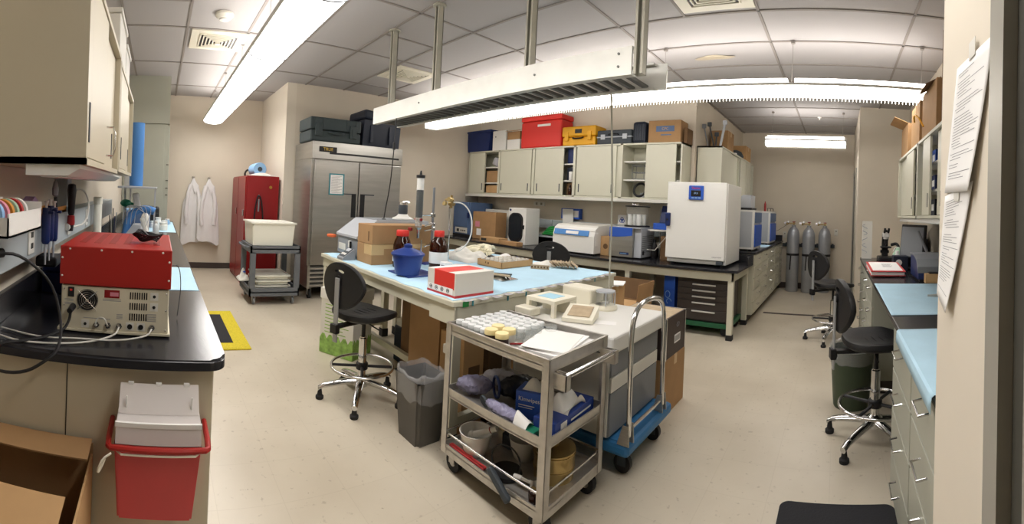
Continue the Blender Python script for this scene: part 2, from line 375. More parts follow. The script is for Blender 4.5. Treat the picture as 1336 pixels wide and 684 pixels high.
# ---- overhead service tray on four strut posts
t = thing('service_tray', 'long aluminium ladder tray hung over the island on ceiling posts', 'tray', (0, 0, 0))
tx0, tx1, ty0, ty1, tz0, tz1 = -3.8, -1.08, 2.02, 2.32, 2.115, 2.27
q = Bx(tx0, tx1, ty0-.012, ty0, tz0, tz1).box(tx0, tx1, ty0, ty0+.035, tz1-.012, tz1).box(tx0, tx1, ty0, ty0+.035, tz0, tz0+.008)
q.build('side_rail', 'galv', t)
q = Bx(tx0, tx1+.07, ty1, ty1+.012, tz0, tz1).box(tx0, tx1, ty1-.035, ty1, tz1-.012, tz1).box(tx0, tx1, ty1-.035, ty1, tz0, tz0+.008)
q.build('side_rail', 'galv', t)
for k in range(30):
    x = tx0+.06+k*(tx1-tx0-.12)/29; Bx(x-.014, x+.014, ty0, ty1, tz0+.01, tz0+.03).build('rung', 'rung', t)
for (x, y, zb_) in ((-3.58, 2.08, tz0+.04), (-2.87, 2.08, tz0+.04), (-1.86, 2.08, tz0+.04), (-1.04, 2.03, tz0+.0)):
    p = MB().box(x-.026, x-.02, y-.026, y+.026, zb_, CZ-.002).box(x+.02, x+.026, y-.026, y+.026, zb_, CZ-.002).box(x-.026, x+.026, y+.02, y+.026, zb_, CZ-.002).box(x-.021, x-.012, y-.026, y-.02, zb_, CZ-.002).box(x+.012, x+.021, y-.026, y-.02, zb_, CZ-.002)
    p.build('post', 'strut', t)
    MB().cyl((x, y, CZ-.016), (x, y, CZ-.002), .055, seg=20).build('ceiling_plate', 'strut', t)
q = MB()
for (x, z) in ((-1.16, 2.235), (-1.16, 2.165), (-1.75, 2.2), (-3.0, 2.2)): q.cyl((x, ty0-.012, z), (x, ty0-.018, z), .007, seg=8)
q.each('rivet', 'rung', t)
o = MB().tube([(-3.34, 2.0, 2.112), (-3.337, 1.995, 2.0), (-3.335, 1.99, 1.9), (-3.33, 1.98, 1.75), (-3.36, 1.98, 1.5), (-3.42, 1.98, 1.3), (-3.46, 1.99, 1.205)], .005, smooth=2).build('mains_lead', 'cable', smooth=True)
tag(o, 'black power cord hanging from the ladder tray down to the grey shaker lid', 'cord')
MB().obox((-3.33, 1.985, 1.86), (.022, .022, .07), bev=.006).build('inline_plug', 'black', o)
o = MB().tube([(-1.42, 2.38, 2.14), (-1.42, 2.4, 2.05), (-1.58, 2.75, 1.3), (-1.6, 2.78, .95), (-1.56, 2.72, .75)], .0065, smooth=2).build('hanging_cable', 'strut', smooth=True)
tag(o, 'thin grey cable hanging from the right end of the ladder tray behind the scales', 'cable')
# ================================================================ black bench along the south wall
t = thing('base_cabinet', 'beige base cabinet under the near end of the black bench, sharps box hung on it', 'cabinet', (0, 0, 0))
Bx(-2.1, -1.255, -.545, .165, .0, .876).build('body', 'cab_warm', t)
Bx(-1.2555, -1.253, -.2555, -.2525, .0, .876).build('panel_seam', 'cab_dark', t)
for k, xx in enumerate((-1.48, -1.89)):
    d = Bx(xx-.2, xx+.2, .165, .185, .1, .86, .003).build('door', 'cab_warm', t); Bx(xx+.14, xx+.16, .185, .188, .7, .8, .001).build('finger_pull', 'grey', d)
b0 = thing('base_cabinet', 'beige base cabinet with two doors under the middle of the black bench', 'cabinet', (-3.0, 0, 0))
Bx(-.88, .88, -.545, .165, .0, .876).build('body', 'cab_warm', b0)
for xx in (-.66, -.22, .22, .66):
    d = Bx(xx-.21, xx+.21, .165, .185, .1, .86, .003).build('door', 'cab_warm', b0); MB().tube([(xx+.13, .185, .7), (xx+.13, .21, .7), (xx+.13, .21, .78), (xx+.13, .185, .78)], .004).build('handle', 'chrome', d)
dup(b0, (-4.8, 0, 0), label='beige base cabinet under the far end of the black bench next to the tall cabinet')
t = thing('worktop', 'long black epoxy bench top along the left wall carrying the red boxes', 'worktop', (0, 0, 0))
q = MB()
pts = [(-6.28, -.548), (-1.222, -.548)] + [(-1.222-.05+.05*math.cos(a), .215-.05+.05*math.sin(a)) for a in [i*PI/16 for i in range(9)]] + [(-6.28, .215)]
q.prism(pts, 'z', .878, .91)
es = [e for e in q.bm.edges if abs(e.verts[0].co.z-e.verts[1].co.z) < 1e-6 and e.verts[0].co.z > .9]
bmesh.ops.bevel(q.bm, geom=es, offset=.008, segments=3, affect='EDGES'); q.build('slab', 'epoxy', t, True)
Bx(-6.28, -1.222, -.548, -.525, .91, 1.01, .003).build('backsplash', 'epoxy', t)
# service raceway on the wall
t = thing('service_raceway', 'grey service raceway with outlets on the wall above the black bench', 'raceway', (0, 0, 0))
for k in range(6):
    a = -4.2+k*.51; Bx(a, a+.503, -.548, -.455, 1.125, 1.265, .003).build('panel', 'duct', t)
for xx in (-1.5, -2.16, -2.7):
    o = Bx(xx-.035, xx+.035, -.455, -.449, 1.145, 1.245, .003).build('outlet', 'offwhite', t)
    MB().box(xx-.012, xx+.012, -.449, -.447, 1.205, 1.225).box(xx-.012, xx+.012, -.449, -.447, 1.165, 1.185).each('socket', 'cab_dark', o)
# wall cabinets
def slider(x0, x1, yf, yb, z0, z1, label, doors, axis='y', shelves=(), inner='cab_in', m='cab', grp=None, top=.022):
    """cabinet hung on a wall; the front looks to +sign of (yf-yb); doors = (a, b, rail, handle sides)"""
    t = thing('overhead_cabinet', label, 'cabinet', (0, 0, 0), 0, grp)
    s_ = 1 if yf > yb else -1
    def B(a, b_, u, v, z, w, bev=0.):
        return Bx(a, b_, u, v, z, w, bev) if axis == 'y' else Bx(u, v, a, b_, z, w, bev)
    th = .02
    c = MB()
    def add(a, b_, u, v, z, w): c.box(a, b_, u, v, z, w) if axis == 'y' else c.box(u, v, a, b_, z, w)
    add(x0, x0+th, yb, yf, z0, z1); add(x1-th, x1, yb, yf, z0, z1); add(x0, x1, yb, yf, z0, z0+.02); add(x0, x1, yb, yf, z1-top, z1); add(x0, x1, yb, yb+s_*.01, z0, z1)
    c.build('carcass', m, t)
    for z in shelves: B(x0+th, x1-th, yb+s_*.01, yf-s_*.05, z, z+.018).build('shelf', 'white', t)
    for (a, b_, rail, hs) in doors:
        f = yf-s_*(.004 if rail == 0 else .027)
        d = B(a, b_, f, f-s_*.018, z0+.024, z1-top-.004, .002).build('door', m, t)
        for hx in hs:
            h = MB()
            if axis == 'y': h.box(hx-.009, hx+.009, f, f+s_*.003, z0+.07, z0+.19, .001)
            else: h.box(f, f+s_*.003, hx-.008, hx+.008, z0+.08, z0+.18, .001)
            h.build('finger_pull', 'charcoal', d)
    return t
t = slider(-2.2, -1.24, -.215, -.548, 1.462, 2.06, 'beige wall cabinet nearest the camera over the black bench, its end panel facing', [(-2.2+.5, -1.26, 0, (-1.3,)), (-2.17, -1.8, 1, (-2.1,))], m='cab_warm')
MB().tube([(-1.69, -.214, 1.52), (-1.69, -.18, 1.52), (-1.69, -.18, 1.63), (-1.69, -.214, 1.63)], .004, smooth=1).build('pull_handle', 'chrome', t, True)
t = slider(-3.25, -2.22, -.215, -.548, 1.475, 2.04, 'beige wall cabinet over the black bench, second from the camera', [(-2.75, -2.3, 0, (-2.36,)), (-3.22, -2.8, 1, (-3.15,))], m='cab_warm')
t = thing('under_cabinet_lamp', 'white under-cabinet lamp strip below the near beige wall cabinet', 'lamp', (0, 0, 0))
MB().prism([(-.4, 1.4615), (-.235, 1.4615), (-.235, 1.45), (-.27, 1.428), (-.4, 1.428)], 'x', -2.6, -1.25).build('housing', 'white', t)
Bx(-2.5, -1.35, -.38, -.29, 1.424, 1.429).build('diffuser', 'whitematte', t)
for k, (a, b_, h) in enumerate(((-2.85, -2.45, .36), (-3.2, -2.9, .3))):
    t = thing('storage_box', ('white storage box on the beige wall cabinets, nearest the camera', 'white storage box on the beige wall cabinets behind another')[k], 'box', (0, 0, 0))
    z = 2.062 if k < 0 else 2.042
    Bx(a, b_, -.53, -.25, z, z+h-.03, .006).build('body', 'offwhite', t); Bx(a-.01, b_+.01, -.54, -.24, z+h-.03, z+h, .006).build('lid', 'offwhite', t)
# tall cabinet and soffit at the far end
t = thing('tall_cabinet', 'tall grey green cabinet at the far end of the black bench', 'cabinet', (0, 0, 0))
Bx(-7.2, -6.3, -.545, .1, .0, 2.31).build('body', 'cab_grey', t)
Bx(-6.3, -6.292, -.5, .05, .06, 2.28, .002).build('side_panel', 'cab_grey', t)
d = Bx(-7.18, -6.32, .1, .125, .08, 2.29, .003).build('door', 'cab_grey', t)
for z in (1.28, 1.38, 1.49, 1.72):
    h = MB().box(-6.3, -6.288, .085, .12, z, z+.012).cyl((-6.288, .1, z+.006), (-6.26, .1, z+.006), .006, seg=8); h.build('latch', 'cab_dark', t)
struct('wall_soffit', Bx(-7.549, -6.28, -.549, .115, 2.315, CZ+.03), 'cab_grey')
# ---- instruments
t = thing('instrument', 'beige instrument with fan and sockets under the red box on the black bench', 'instrument', (0, 0, 0))
X = -1.40
Bx(-1.83, X, -.312, .045, .922, 1.068, .004).build('case', 'beige', t)
Bx(-1.84, X+.004, -.322, .052, .916, .924, .001).build('base_rim', 'beige', t)
q = MB()
for x in (-1.8, -1.44):
    for y in (-.28, .02): q.cyl((x, y, .9105), (x, y, .918), .012, seg=12)
q.each('foot', 'rubber', t)
fy, fz = -.223, 1.022
fan = MB().cyl((X, fy, fz), (X+.002, fy, fz), .036, seg=28).build('fan_opening', 'black', t)
q = MB()
for r_ in (.012, .019, .026, .034): q.tube([(X+.005, fy+r_*math.cos(a), fz+r_*math.sin(a)) for a in [2*PI*i/24 for i in range(24)]], .0011, 6, True)
for a in (PI/4, 3*PI/4): q.cyl((X+.005, fy+.045*math.cos(a), fz+.045*math.sin(a)), (X+.005, fy-.045*math.cos(a), fz-.045*math.sin(a)), .0012, seg=6)
q.build('fan_guard', 'chrome', fan)
MB().cyl((X+.003, fy, fz), (X+.006, fy, fz), .006, seg=12).build('hub', 'chrome', fan)
o = Bx(X, X+.004, -.288, -.268, 1.03, 1.062, .001).build('power_switch', 'black', t); Bx(X+.004, X+.0055, -.282, -.274, 1.05, 1.056).build('rocker', 'redbright', o)
o = Bx(X, X+.001, -.167, -.117, 1.034, 1.06).build('label_plate', 'redcab', t); Bx(X+.001, X+.0014, -.148, -.12, 1.04, 1.053).build('print', 'pink', o)
for k, z in enumerate((1.045, 1.01, .975)):
    for j in range(8): Bx(X, X+.0008, -.083+j*.0076, -.079+j*.0076, z-.0115, z+.0115).build('vent_slot', 'black', t)
for (y, z, r_) in ((-.003, 1.045, .005), (-.003, 1.01, .005), (-.228, .943, .005), (-.08, .943, .0085), (-.044, .943, .0085)):
    o = Bx(X, X+.0008, y-.013, y+.013, z-.013, z+.013).build('socket_plate', 'offwhite', t); MB().cyl((X+.0008, y, z), (X+.003, y, z), r_, seg=14).build('socket', 'black', o)
for y in (-.19, -.152, -.115, -.008):
    o = MB().cyl((X, y, .943), (X+.016, y, .943), .006, seg=12).cyl((X, y, .943), (X+.003, y, .943), .01, seg=6).build('coax_connector', 'chrome', t)
q = MB()
for y in (-.302, .036):
    for z in (.935, 1.0, 1.055): q.sphere((X+.001, y, z), .003, (.5, 1, 1), 8, 6)
q.each('screw', 'chrome', t)
q = MB()
for (y, z, w, n_) in ((-.142, 1.028, .06, 2), (-.285, 1.02, .03, 2), (-.285, 1.008, .03, 2), (-.01, .985, .03, 6), (-.115, .98, .02, 4), (-.19, .962, .09, 1)):
    for j in range(n_): q.box(X, X+.0004, y-w/2, y+w/2, z-j*.0045, z-j*.0045+.0018)
    q.build('lettering', 'inklight', t); q = MB()
t = thing('instrument_box', 'red slotted metal box on top of the beige instrument on the black bench', 'instrument', (0, 0, 0))
Bx(-1.845, X+.006, -.318, .05, 1.071, 1.199, .003).build('case', 'red', t)
for j in range(6):
    y = -.262+j*.052
    if j != 4: Bx(-1.8, -1.5, y-.012, y+.012, 1.199, 1.1996).build('vent_strip', 'redstripe', t)
q = MB()
for y in (-.285, -.18, -.08, .02): q.sphere((X+.0065, y, 1.19), .0036, (.5, 1, 1), 8, 6)
for y in (-.31, .042):
    for z in (1.1, 1.16): q.sphere((X+.0065, y, z), .0036, (.5, 1, 1), 8, 6)
q.each('screw', 'offwhite', t)
c0 = (-1.56, -.035, 1.206)
o = MB()
for k in range(6):
    a = k*.5; r_ = .03+.004*k
    o.tube([(c0[0]+r_*.55*math.cos(2*PI*i/20+a), c0[1]+r_*math.sin(2*PI*i/20+a)*1.1, c0[2]+.004+.0045*k+.004*math.sin(3*2*PI*i/20+k)) for i in range(20)], .0026, 6, True)
o.tube([(c0[0], c0[1], c0[2]+.02), (c0[0]-.01, c0[1]-.03, c0[2]+.045), (c0[0]+.01, c0[1]-.05, c0[2]+.02)], .004, smooth=1)
tag(o.build('mains_lead', 'cable', smooth=True), 'coiled black power cord lying on the red box', 'cord')
def cable(name, label, pts, r, m='cable', sm=2): return tag(MB().tube(pts, r, smooth=sm).build(name, m, smooth=True), label, 'cable')
o = cable('power_cable', 'thick black mains cable looping from the wall over the bench edge to the beige instrument', [(-1.15, -.44, 1.2), (-1.22, -.4, 1.19), (-1.3, -.32, 1.1), (-1.28, -.28, .98), (-1.2, -.27, .925), (-1.17, -.3, .9), (-1.16, -.36, .86), (-1.16, -.45, .85), (-1.17, -.5, .88), (-1.2, -.46, .92), (-1.27, -.36, .92), (-1.345, -.29, .93), (-1.37, -.275, .96), (-1.37, -.273, .99), (-1.39, -.27, .998)], .0048)
MB().cyl((-1.398, -.27, .998), (-1.36, -.274, .992), .011, .009, seg=12).build('plug', 'cable', o, True)
MB().cyl((-1.12, -.46, 1.2), (-1.16, -.435, 1.2), .014, seg=12).build('wall_plug', 'cable', o, True)
cable('signal_cable', 'thin white cable arching between two sockets of the beige instrument', [(-1.385, -.19, .943), (-1.36, -.19, .95), (-1.37, -.185, .975), (-1.36, -.16, .98), (-1.36, -.15, .955), (-1.385, -.152, .943)], .0022, 'cablewhite')
cable('signal_cable', 'thin grey cable from a middle socket running off to the near bench edge', [(-1.384, -.115, .943), (-1.34, -.12, .932), (-1.3, -.2, .917), (-1.26, -.32, .916), (-1.25, -.42, .916), (-1.28, -.5, .918)], .003, 'cablewhite')
cable('signal_cable', 'thin grey cable from the right hand socket crossing the bench front', [(-1.384, -.008, .943), (-1.35, -.02, .93), (-1.32, -.12, .921), (-1.3, -.24, .928), (-1.3, -.35, .917), (-1.34, -.5, .918)], .0028, 'cablewhite')
cable('signal_cable', 'thin dark wire curling behind the red box above the blue sheet', [(-1.66, .052, 1.1), (-1.7, .09, 1.1), (-1.68, .1, 1.02), (-1.64, .09, .95), (-1.62, .085, .918)], .0018, 'cable')
cable('signal_cable', 'thin pale cable hanging down the wall behind the near bench edge', [(-1.21, -.53, 1.1), (-1.23, -.52, 1.05), (-1.235, -.515, .96), (-1.24, -.51, .93)], .003, 'cablewhite')
# blue sheets
def sheet(name, label, poly, z, m='paperblue', th=.0015):
    return tag(MB().prism(poly, 'z', z, z+th).build(name, m), label, 'bench paper')
sheet('bench_paper', 'light blue bench paper on the black bench behind the red box', [(-2.65, -.1), (-2.06, -.1), (-2.06, .208), (-2.65, .208)], .9105)
sheet('bench_paper', 'light blue bench paper at the far end of the black bench under bottles', [(-6.1, -.12), (-4.7, -.12), (-4.7, .2), (-6.1, .2)], .9105)
# tape rack on the raceway
t = thing('tape_rack', 'white open bin of coloured tape rolls on the wall above the bench end', 'rack', (-1.14, -.42, 1.268))
MB().box(-.12, .17, -.06, .07, 0, .006).box(-.12, .17, .066, .07, 0, .06).box(-.12, .17, -.06, -.056, 0, .09).box(-.12, -.116, -.06, .07, 0, .08).box(.166, .17, -.06, .07, 0, .05).build('bin', 'white', t)
q = MB()
for k, (m_, lab) in enumerate((('whitematte', 'white'), ('tapered', 'red'), ('tapegreen', 'green'), ('tapeorange', 'orange'), ('pink', 'pink'), ('rolllight', 'pale blue'))):
    r = thing('tape_roll', lab + ' tape roll in the white wall bin, number of its colour once only', 'tape', (-1.23+.04*k, -.425, 1.318)); r['label'] = lab + ' roll of tape standing in the white wall bin'; r['group'] = 'tape rolls in the white bin'
    MB().lathe([(.04, -.009), (.04, .009), (.024, .009), (.024, -.009), (.04, -.009)][:4], seg=24).xf(Matrix.Rotation(PI/2, 4, 'Y')).build('tape', m_, r)
    MB().cyl((-.0095, 0, 0), (.0095, 0, 0), .024, seg=20).build('core', 'offwhite', r)
t = thing('tape_dispenser', 'lilac tape dispenser with black hub standing behind the tape bin', 'dispenser', (-1.62, -.5, 1.265))
MB().prism([(-.07, 0), (.07, 0), (.06, .02), (.03, .07), (-.01, .085), (-.05, .07), (-.07, .03)], 'y', -.02, .02).build('body', 'lilac', t)
MB().cyl((0, -.024, .045), (0, .024, .045), .02, seg=18).build('hub', 'black', t)
t = thing('tray', 'tan wooden tray of small items on the raceway behind the pipettes', 'tray', (-1.9, -.5, 1.266))
MB().box(-.2, .2, -.04, .045, 0, .012).box(-.2, .2, .04, .045, 0, .03).box(-.2, .2, -.045, -.04, 0, .03).build('tray_body', 'tapeorange', t)
t = thing('paddle_mixer', 'grey paddle tool standing on the raceway above the blue pipettes', 'tool', (-1.95, -.47, 1.28))
MB().cyl((0, 0, 0), (.02, 0, .06), .008, seg=10).build('stem', 'charcoal', t)
MB().lathe([(.0, -.03), (.03, -.02), (.035, .01), (.02, .04), (0, .05)], (.03, 0, .09), 14, 1, .4).build('head', 'grey', t, True)
t = thing('socket_box', 'grey wall socket box with white plug above the pipettes', 'socket', (-2.26, -.51, 1.28))
Bx(-.05, .05, -.035, .035, 0, .15, .004).build('box', 'duct', t); Bx(-.02, .02, .035, .045, .06, .12, .003).build('plug', 'offwhite', t)
o = cable('power_cable', 'white cable looping from the socket box to a plug on the raceway', [(-2.26, -.46, 1.37), (-2.28, -.4, 1.38), (-2.3, -.37, 1.3), (-2.25, -.38, 1.2), (-2.15, -.42, 1.185), (-2.1, -.445, 1.19)], .005, 'cablewhite')
MB().cyl((-2.08, -.448, 1.19), (-2.12, -.435, 1.19), .018, .014, seg=14).build('plug', 'cablewhite', o, True)
# hanging pipettes: one model, three copies
def pipette(label, loc):
    t = thing('pipette', label, 'pipette', loc, 0, 'pipettes hanging over the black bench')
    MB().lathe([(.009, -.13), (.013, -.12), (.014, -.03), (.011, .0), (.011, .01)], seg=14, sy=1.3).build('handle', 'brightblue' if 0 else 'navy', t, True)
    MB().obox((0, .016, -.008), (.018, .03, .012), bev=.004).build('hanger_hook', 'navy', t)
    MB().cyl((0, 0, .01), (0, 0, .03), .005, seg=10).cyl((0, 0, .03), (0, 0, .036), .009, seg=12).build('plunger', 'white', t, True)
    MB().cyl((0, 0, -.13), (0, 0, -.21), .0055, .0035, seg=10).build('shaft', 'lightgrey', t, True)
    return t
pipette('blue pipette hanging on the raceway, nearest of the three', (-1.6, -.425, 1.30))
p0 = pipette('blue pipette hanging on the raceway, middle of the three', (-1.66, -.425, 1.305))
dup(p0, (-1.73, -.425, 1.295), label='blue pipette hanging on the raceway, farthest of the three')
t = thing('tip_box', 'dark blue pipette tip box behind the red box against the wall', 'box', (-1.93, -.44, .911))
Bx(-.17, .06, -.07, .08, 0, .09, .006).build('box_body', 'navy', t); Bx(-.17, .06, -.07, .08, .092, .14, .01).build('lid', 'navy', t)
o = Bx(-1.83, -1.72, -.5, -.41, 1.055, 1.1, .01).build('foam_block', 'black'); tag(o, 'small black foam block on the dark blue tip box under the pipettes', 'block')
t = thing('pipette_controller', 'black pipette controller with red nose hanging on the raceway', 'tool', (-2.1, -.43, 1.2))
MB().lathe([(.011, .04), (.017, .06), (.02, .12), (.024, .17), (.02, .2), (.01, .205)], seg=16).build('grip', 'black', t, True)
MB().lathe([(.018, .0), (.02, .01), (.018, .045), (.011, .05)], seg=16).build('nose', 'redcab', t, True); MB().lathe([(.012, -.03), (.015, 0)], seg=14).build('tip_holder', 'black', t, True)
t = thing('plastic_tube', 'tall white plastic tube with cap standing far along the black bench', 'tube', (-2.9, -.41, .911))
MB().lathe([(.04, 0), (.04, .02), (.028, .025), (.028, .36), (.031, .362), (.031, .405), (.026, .41)], seg=22).build('body', 'plasticwhite', t, True)
# far group of small things on the bench
t = thing('pipette_stand', 'grey wedge pipette stand with a blue tool beyond the red box', 'stand', (-3.3, -.17, .911))
MB().prism([(-.13, 0), (.1, 0), (.1, .06), (.03, .2), (-.02, .2), (-.13, .05)], 'x', -.09, .09).build('wedge', 'lightgrey', t)
MB().obox((0, .08, .15), (.06, .035, .22), (.35, 0, 0), .015).build('side_arm', 'offwhite', t)
MB().tube([(0, -.08, .12), (0, -.06, .24), (0, .0, .31), (0, .09, .32), (0, .14, .3)], .03, 12, smooth=2).build('blue_tool', 'bluegrey' if 0 else 'rollblue', t, True)
MB().obox((0, .0, .38), (.05, .05, .12), (.2, 0, 0), .012).build('white_head', 'white', t)
q = MB()
for k in range(4): q.tube([(.03, -.1+.03*k, .2), (.04, -.09+.03*k, .33), (.03, -.02+.05*k, .35), (.04, .08, .28-.03*k)], .0025, 8, smooth=2)
q.build('hose', 'lightgrey', t, True)
t = thing('pen_cup', 'black cup of pens and tools beyond the red box', 'cup', (-3.4, -.36, .911))
MB().lathe([(.032, 0), (.038, .12), (.034, .12), (.03, .01)], seg=18).build('cup_body', 'black', t, True)
for k in range(5): o = MB().cyl((-.01+.006*k, -.012+.007*k, .02), (-.03+.015*k, -.03+.016*k, .25+.03*(k % 3)), .004, seg=8).build('pen', ('black', 'cablewhite', 'charcoal', 'navy', 'chrome')[k]); o.location = (-3.4, -.36, .911); tag(o, ('black', 'white', 'grey', 'navy', 'shiny metal')[k] + ' pen standing in the black cup beyond the red box', 'pen', 'pens in the black cup')
t = thing('squeeze_bulb', 'green rubber bulb on a clamp above the pen cup', 'bulb', (-3.54, -.27, 1.26))
MB().sphere((0, 0, 0), .035, (1, 1.3, .9)).build('bulb_body', 'teal2', t, True); MB().cyl((0, .03, 0), (0, .09, -.01), .012, .008, seg=12).build('neck', 'teal2', t, True)
MB().cyl((0, 0, -.03), (0, -.0, -.349), .006, seg=8).build('support_rod', 'chrome', t); MB().cyl((0, 0, -.349), (0, 0, -.341), .04, seg=18).build('foot_disc', 'charcoal', t)
t = thing('reagent_shelf', 'white metal reagent shelf on legs beyond the red box', 'shelf', (0, 0, 0))
Bx(-4.3, -3.1, -.3, -.02, 1.385, 1.4, .003).build('shelf_board', 'lightgrey', t)
for (x, y) in ((-3.62, -.285), (-4.28, -.285), (-4.28, -.04)): Bx(x-.008, x+.008, y-.008, y+.008, .912, 1.385).build('leg', 'lightgrey', t)
t = thing('absorbent_roll', 'tall upright roll of blue absorbent paper on the reagent shelf', 'roll', (-3.5, -.19, 1.402))
MB().lathe([(.052, 0), (.055, .01), (.055, .5), (.05, .505)], seg=26).build('roll_body', 'rollblue', t, True); MB().cyl((0, 0, .3), (0, 0, .507), .0555, seg=26).build('outer_wrap', 'rolllight' if 0 else 'rollblue', t, True)
t = thing('white_carton', 'tall white carton beside the blue paper roll on the reagent shelf', 'box', (-3.75, -.25, 1.402))
Bx(-.09, .09, -.05, .045, 0, .5, .003).build('carton_body', 'offwhite', t)
def bottle(name, label, cat, loc, r, h, m, capm, grp=None, cap_r=None, neck=.35, liquid=None):
    t = thing(name, label, cat, loc, 0, grp); cr = cap_r or r*.5
    MB().lathe([(r*.95, 0), (r, h*.03), (r, h*.62), (r*.8, h*.74), (cr*.9, h*.82), (cr*.9, h*.88)], seg=20).build('bottle_body', m, t, True)
    MB().lathe([(cr, h*.86), (cr, h*.99), (cr*.9, h)], seg=18).build('cap', capm, t, True); return t
bottle('bottle', 'white capped plastic bottle standing at the far end of the black bench', 'bottle', (-4.6, -.14, .912), .045, .25, 'offwhite', 'cream')
bottle('bottle', 'small clear bottle with pale cap near the far blue sheet', 'bottle', (-4.5, -.02, .912), .035, .13, 'glassfrost', 'offwhite')
bottle('beaker_bottle', 'squat pale jar on the far blue sheet of the black bench', 'jar', (-4.9, .06, .913), .05, .09, 'offwhite', 'white', cap_r=.045)
for k, (x, y, r_, h, m_) in enumerate(((-5.3, .08, .04, .08, 'offwhite'), (-5.5, .0, .04, .1, 'whitematte'), (-5.7, .12, .035, .07, 'rolllight'), (-5.15, -.06, .04, .08, 'whitematte'))):
    bottle('jar', ('white jar on the far blue sheet, nearest the sheet edge', 'taller white jar in the middle of the far blue sheet', 'pale blue jar at the back of the far blue sheet', 'low white jar beside the squat jar')[k], 'jar', (x, y, .913), r_, h, m_, 'white', 'jars on the far blue sheet', r_*.95)
t = thing('ice_bucket', 'pale blue boxy rack at the far end of the black bench', 'rack', (-5.2, -.3, .911)); Bx(-.15, .15, -.1, .2, 0, .2, .02).build('rack_body', 'bluegrey', t); Bx(-.14, .14, -.09, .19, .2, .215, .004).build('rack_lid', 'rolllight', t)
t = thing('storage_case', 'black rounded case beside the tall cabinet on the bench', 'case', (-5.9, -.06, .911)); Bx(-.12, .12, -.08, .07, 0, .22, .03).build('case_body', 'black', t); Bx(-.121, .121, -.081, .071, .13, .134, .001).build('case_seam', 'charcoal', t)
# ---- sharps container on the end panel
t = thing('sharps_container', 'red sharps container with clear hinged lid hung on the cabinet end panel', 'container', (-1.25, .03, -.027))
def taper(z0, z1, y0a, y1a, y0b, y1b, xa, xb, m_, nm, op=True, th=.003):
    q = MB(); o_ = [(.004, y0a), (xa, y0a), (xa, y1a), (.004, y1a)]; p_ = [(.004, y0b), (xb, y0b), (xb, y1b), (.004, y1b)]
    A = [q.bm.verts.new((x, y, z0)) for x, y in o_]; B_ = [q.bm.verts.new((x, y, z1)) for x, y in p_]
    i_ = [(.004+th, y0b+th), (xb-th, y0b+th), (xb-th, y1b-th), (.004+th, y1b-th)]; j_ = [(.004+th, y0a+th), (xa-th, y0a+th), (xa-th, y1a-th), (.004+th, y1a-th)]
    for k in range(4): l = (k+1) % 4; q.bm.faces.new((A[k], A[l], B_[l], B_[k]))
    q.bm.faces.new(A[::-1])
    C = [q.bm.verts.new((x, y, z1)) for x, y in i_]; D = [q.bm.verts.new((x, y, z0+th)) for x, y in j_]
    for k in range(4): l = (k+1) % 4; q.bm.faces.new((B_[k], B_[l], C[l], C[k])); q.bm.faces.new((C[k], C[l], D[l], D[k]))
    q.bm.faces.new(D)
    bmesh.ops.bevel(q.bm, geom=[e for e in q.bm.edges if abs(e.verts[0].co.z-e.verts[1].co.z) > .1], offset=.006, segments=2, affect='EDGES')
    return q.build(nm, m_, t)
taper(.535, .745, -.112, .09, -.125, .108, .115, .13, 'redclear', 'bucket')
q = MB().tube([(.0, -.142, .745), (.135, -.142, .745), (.148, -.13, .745), (.148, .115, .745), (.135, .127, .745), (.0, .127, .745)], .008, 8, smooth=1); q.build('rim', 'red', t, True)
MB().tube([(.0, -.142, .732), (.15, -.138, .732), (.152, .0, .733), (.15, .12, .734), (0, .13, .734)], .003, 6, smooth=1).tube([(.15, -.13, .732), (.165, -.15, .725), (.165, -.16, .70), (.165, -.162, .685), (.16, -.155, .695), (.155, -.145, .72)], .003, 6, smooth=1).build('wall_mount_wire', 'cream', t, True)
q = MB().prism([(.128, .748), (.118, .797), (.121, .799), (.132, .748)], 'y', -.122, .106); q.prism([(.07, .797), (.12, .797), (.12, .8), (.07, .8)], 'y', -.12, .104)
q.prism([(.07, .8), (.02, .862), (.024, .864), (.075, .801)], 'y', -.12, .104).box(.02, .12, -.122, -.119, .748, .798).box(.02, .12, .103, .106, .748, .798)
q.build('lid', 'lidclear', t)
q = MB().prism([(.117, .79), (.125, .79), (.125, .802), (.117, .802)], 'y', -.124, .108).box(.06, .066, -.1, -.097, .81, .845).box(.06, .066, .082, .085, .81, .845)
for y in (-.09, -.01, .07): q.box(.018, .028, y-.008, y+.008, .86, .867)
q.each('hinge_strip', 'whitematte', t)
# ---- open cardboard box at the near bench end
t = thing('cardboard_box', 'open brown cardboard box on the floor in front of the near bench end', 'box', (0, 0, 0))
x0, x1, y0, y1, h = -1.235, -.86, -.53, -.165, .645
Bx(x0, x0+.006, y0, y1, .002, h).build('back_wall', 'cardboard', t)
Bx(x1-.006, x1, y0, y1, .002, h-.06).build('front_wall', 'cardboard', t)
Bx(x0, x1, y1-.006, y1, .002, h-.03).build('side_wall', 'cardlight', t)
Bx(x0, x1, y0, y0+.006, .002, h).build('side_wall', 'cardboard', t)
Bx(x0, x1, y0, y1, .002, .01).build('bottom', 'carddark', t)
MB().obox((x0+.035, (y0+y1)/2, h-.0), (.085, y1-y0-.01, .005), (0, .1, 0)).build('flap', 'cardboard', t)
MB().obox((x1-.075, (y0+y1)/2-.015, h-.04), (.2, y1-y0-.05, .005), (0, .12, 0)).build('flap', 'cardlight', t)
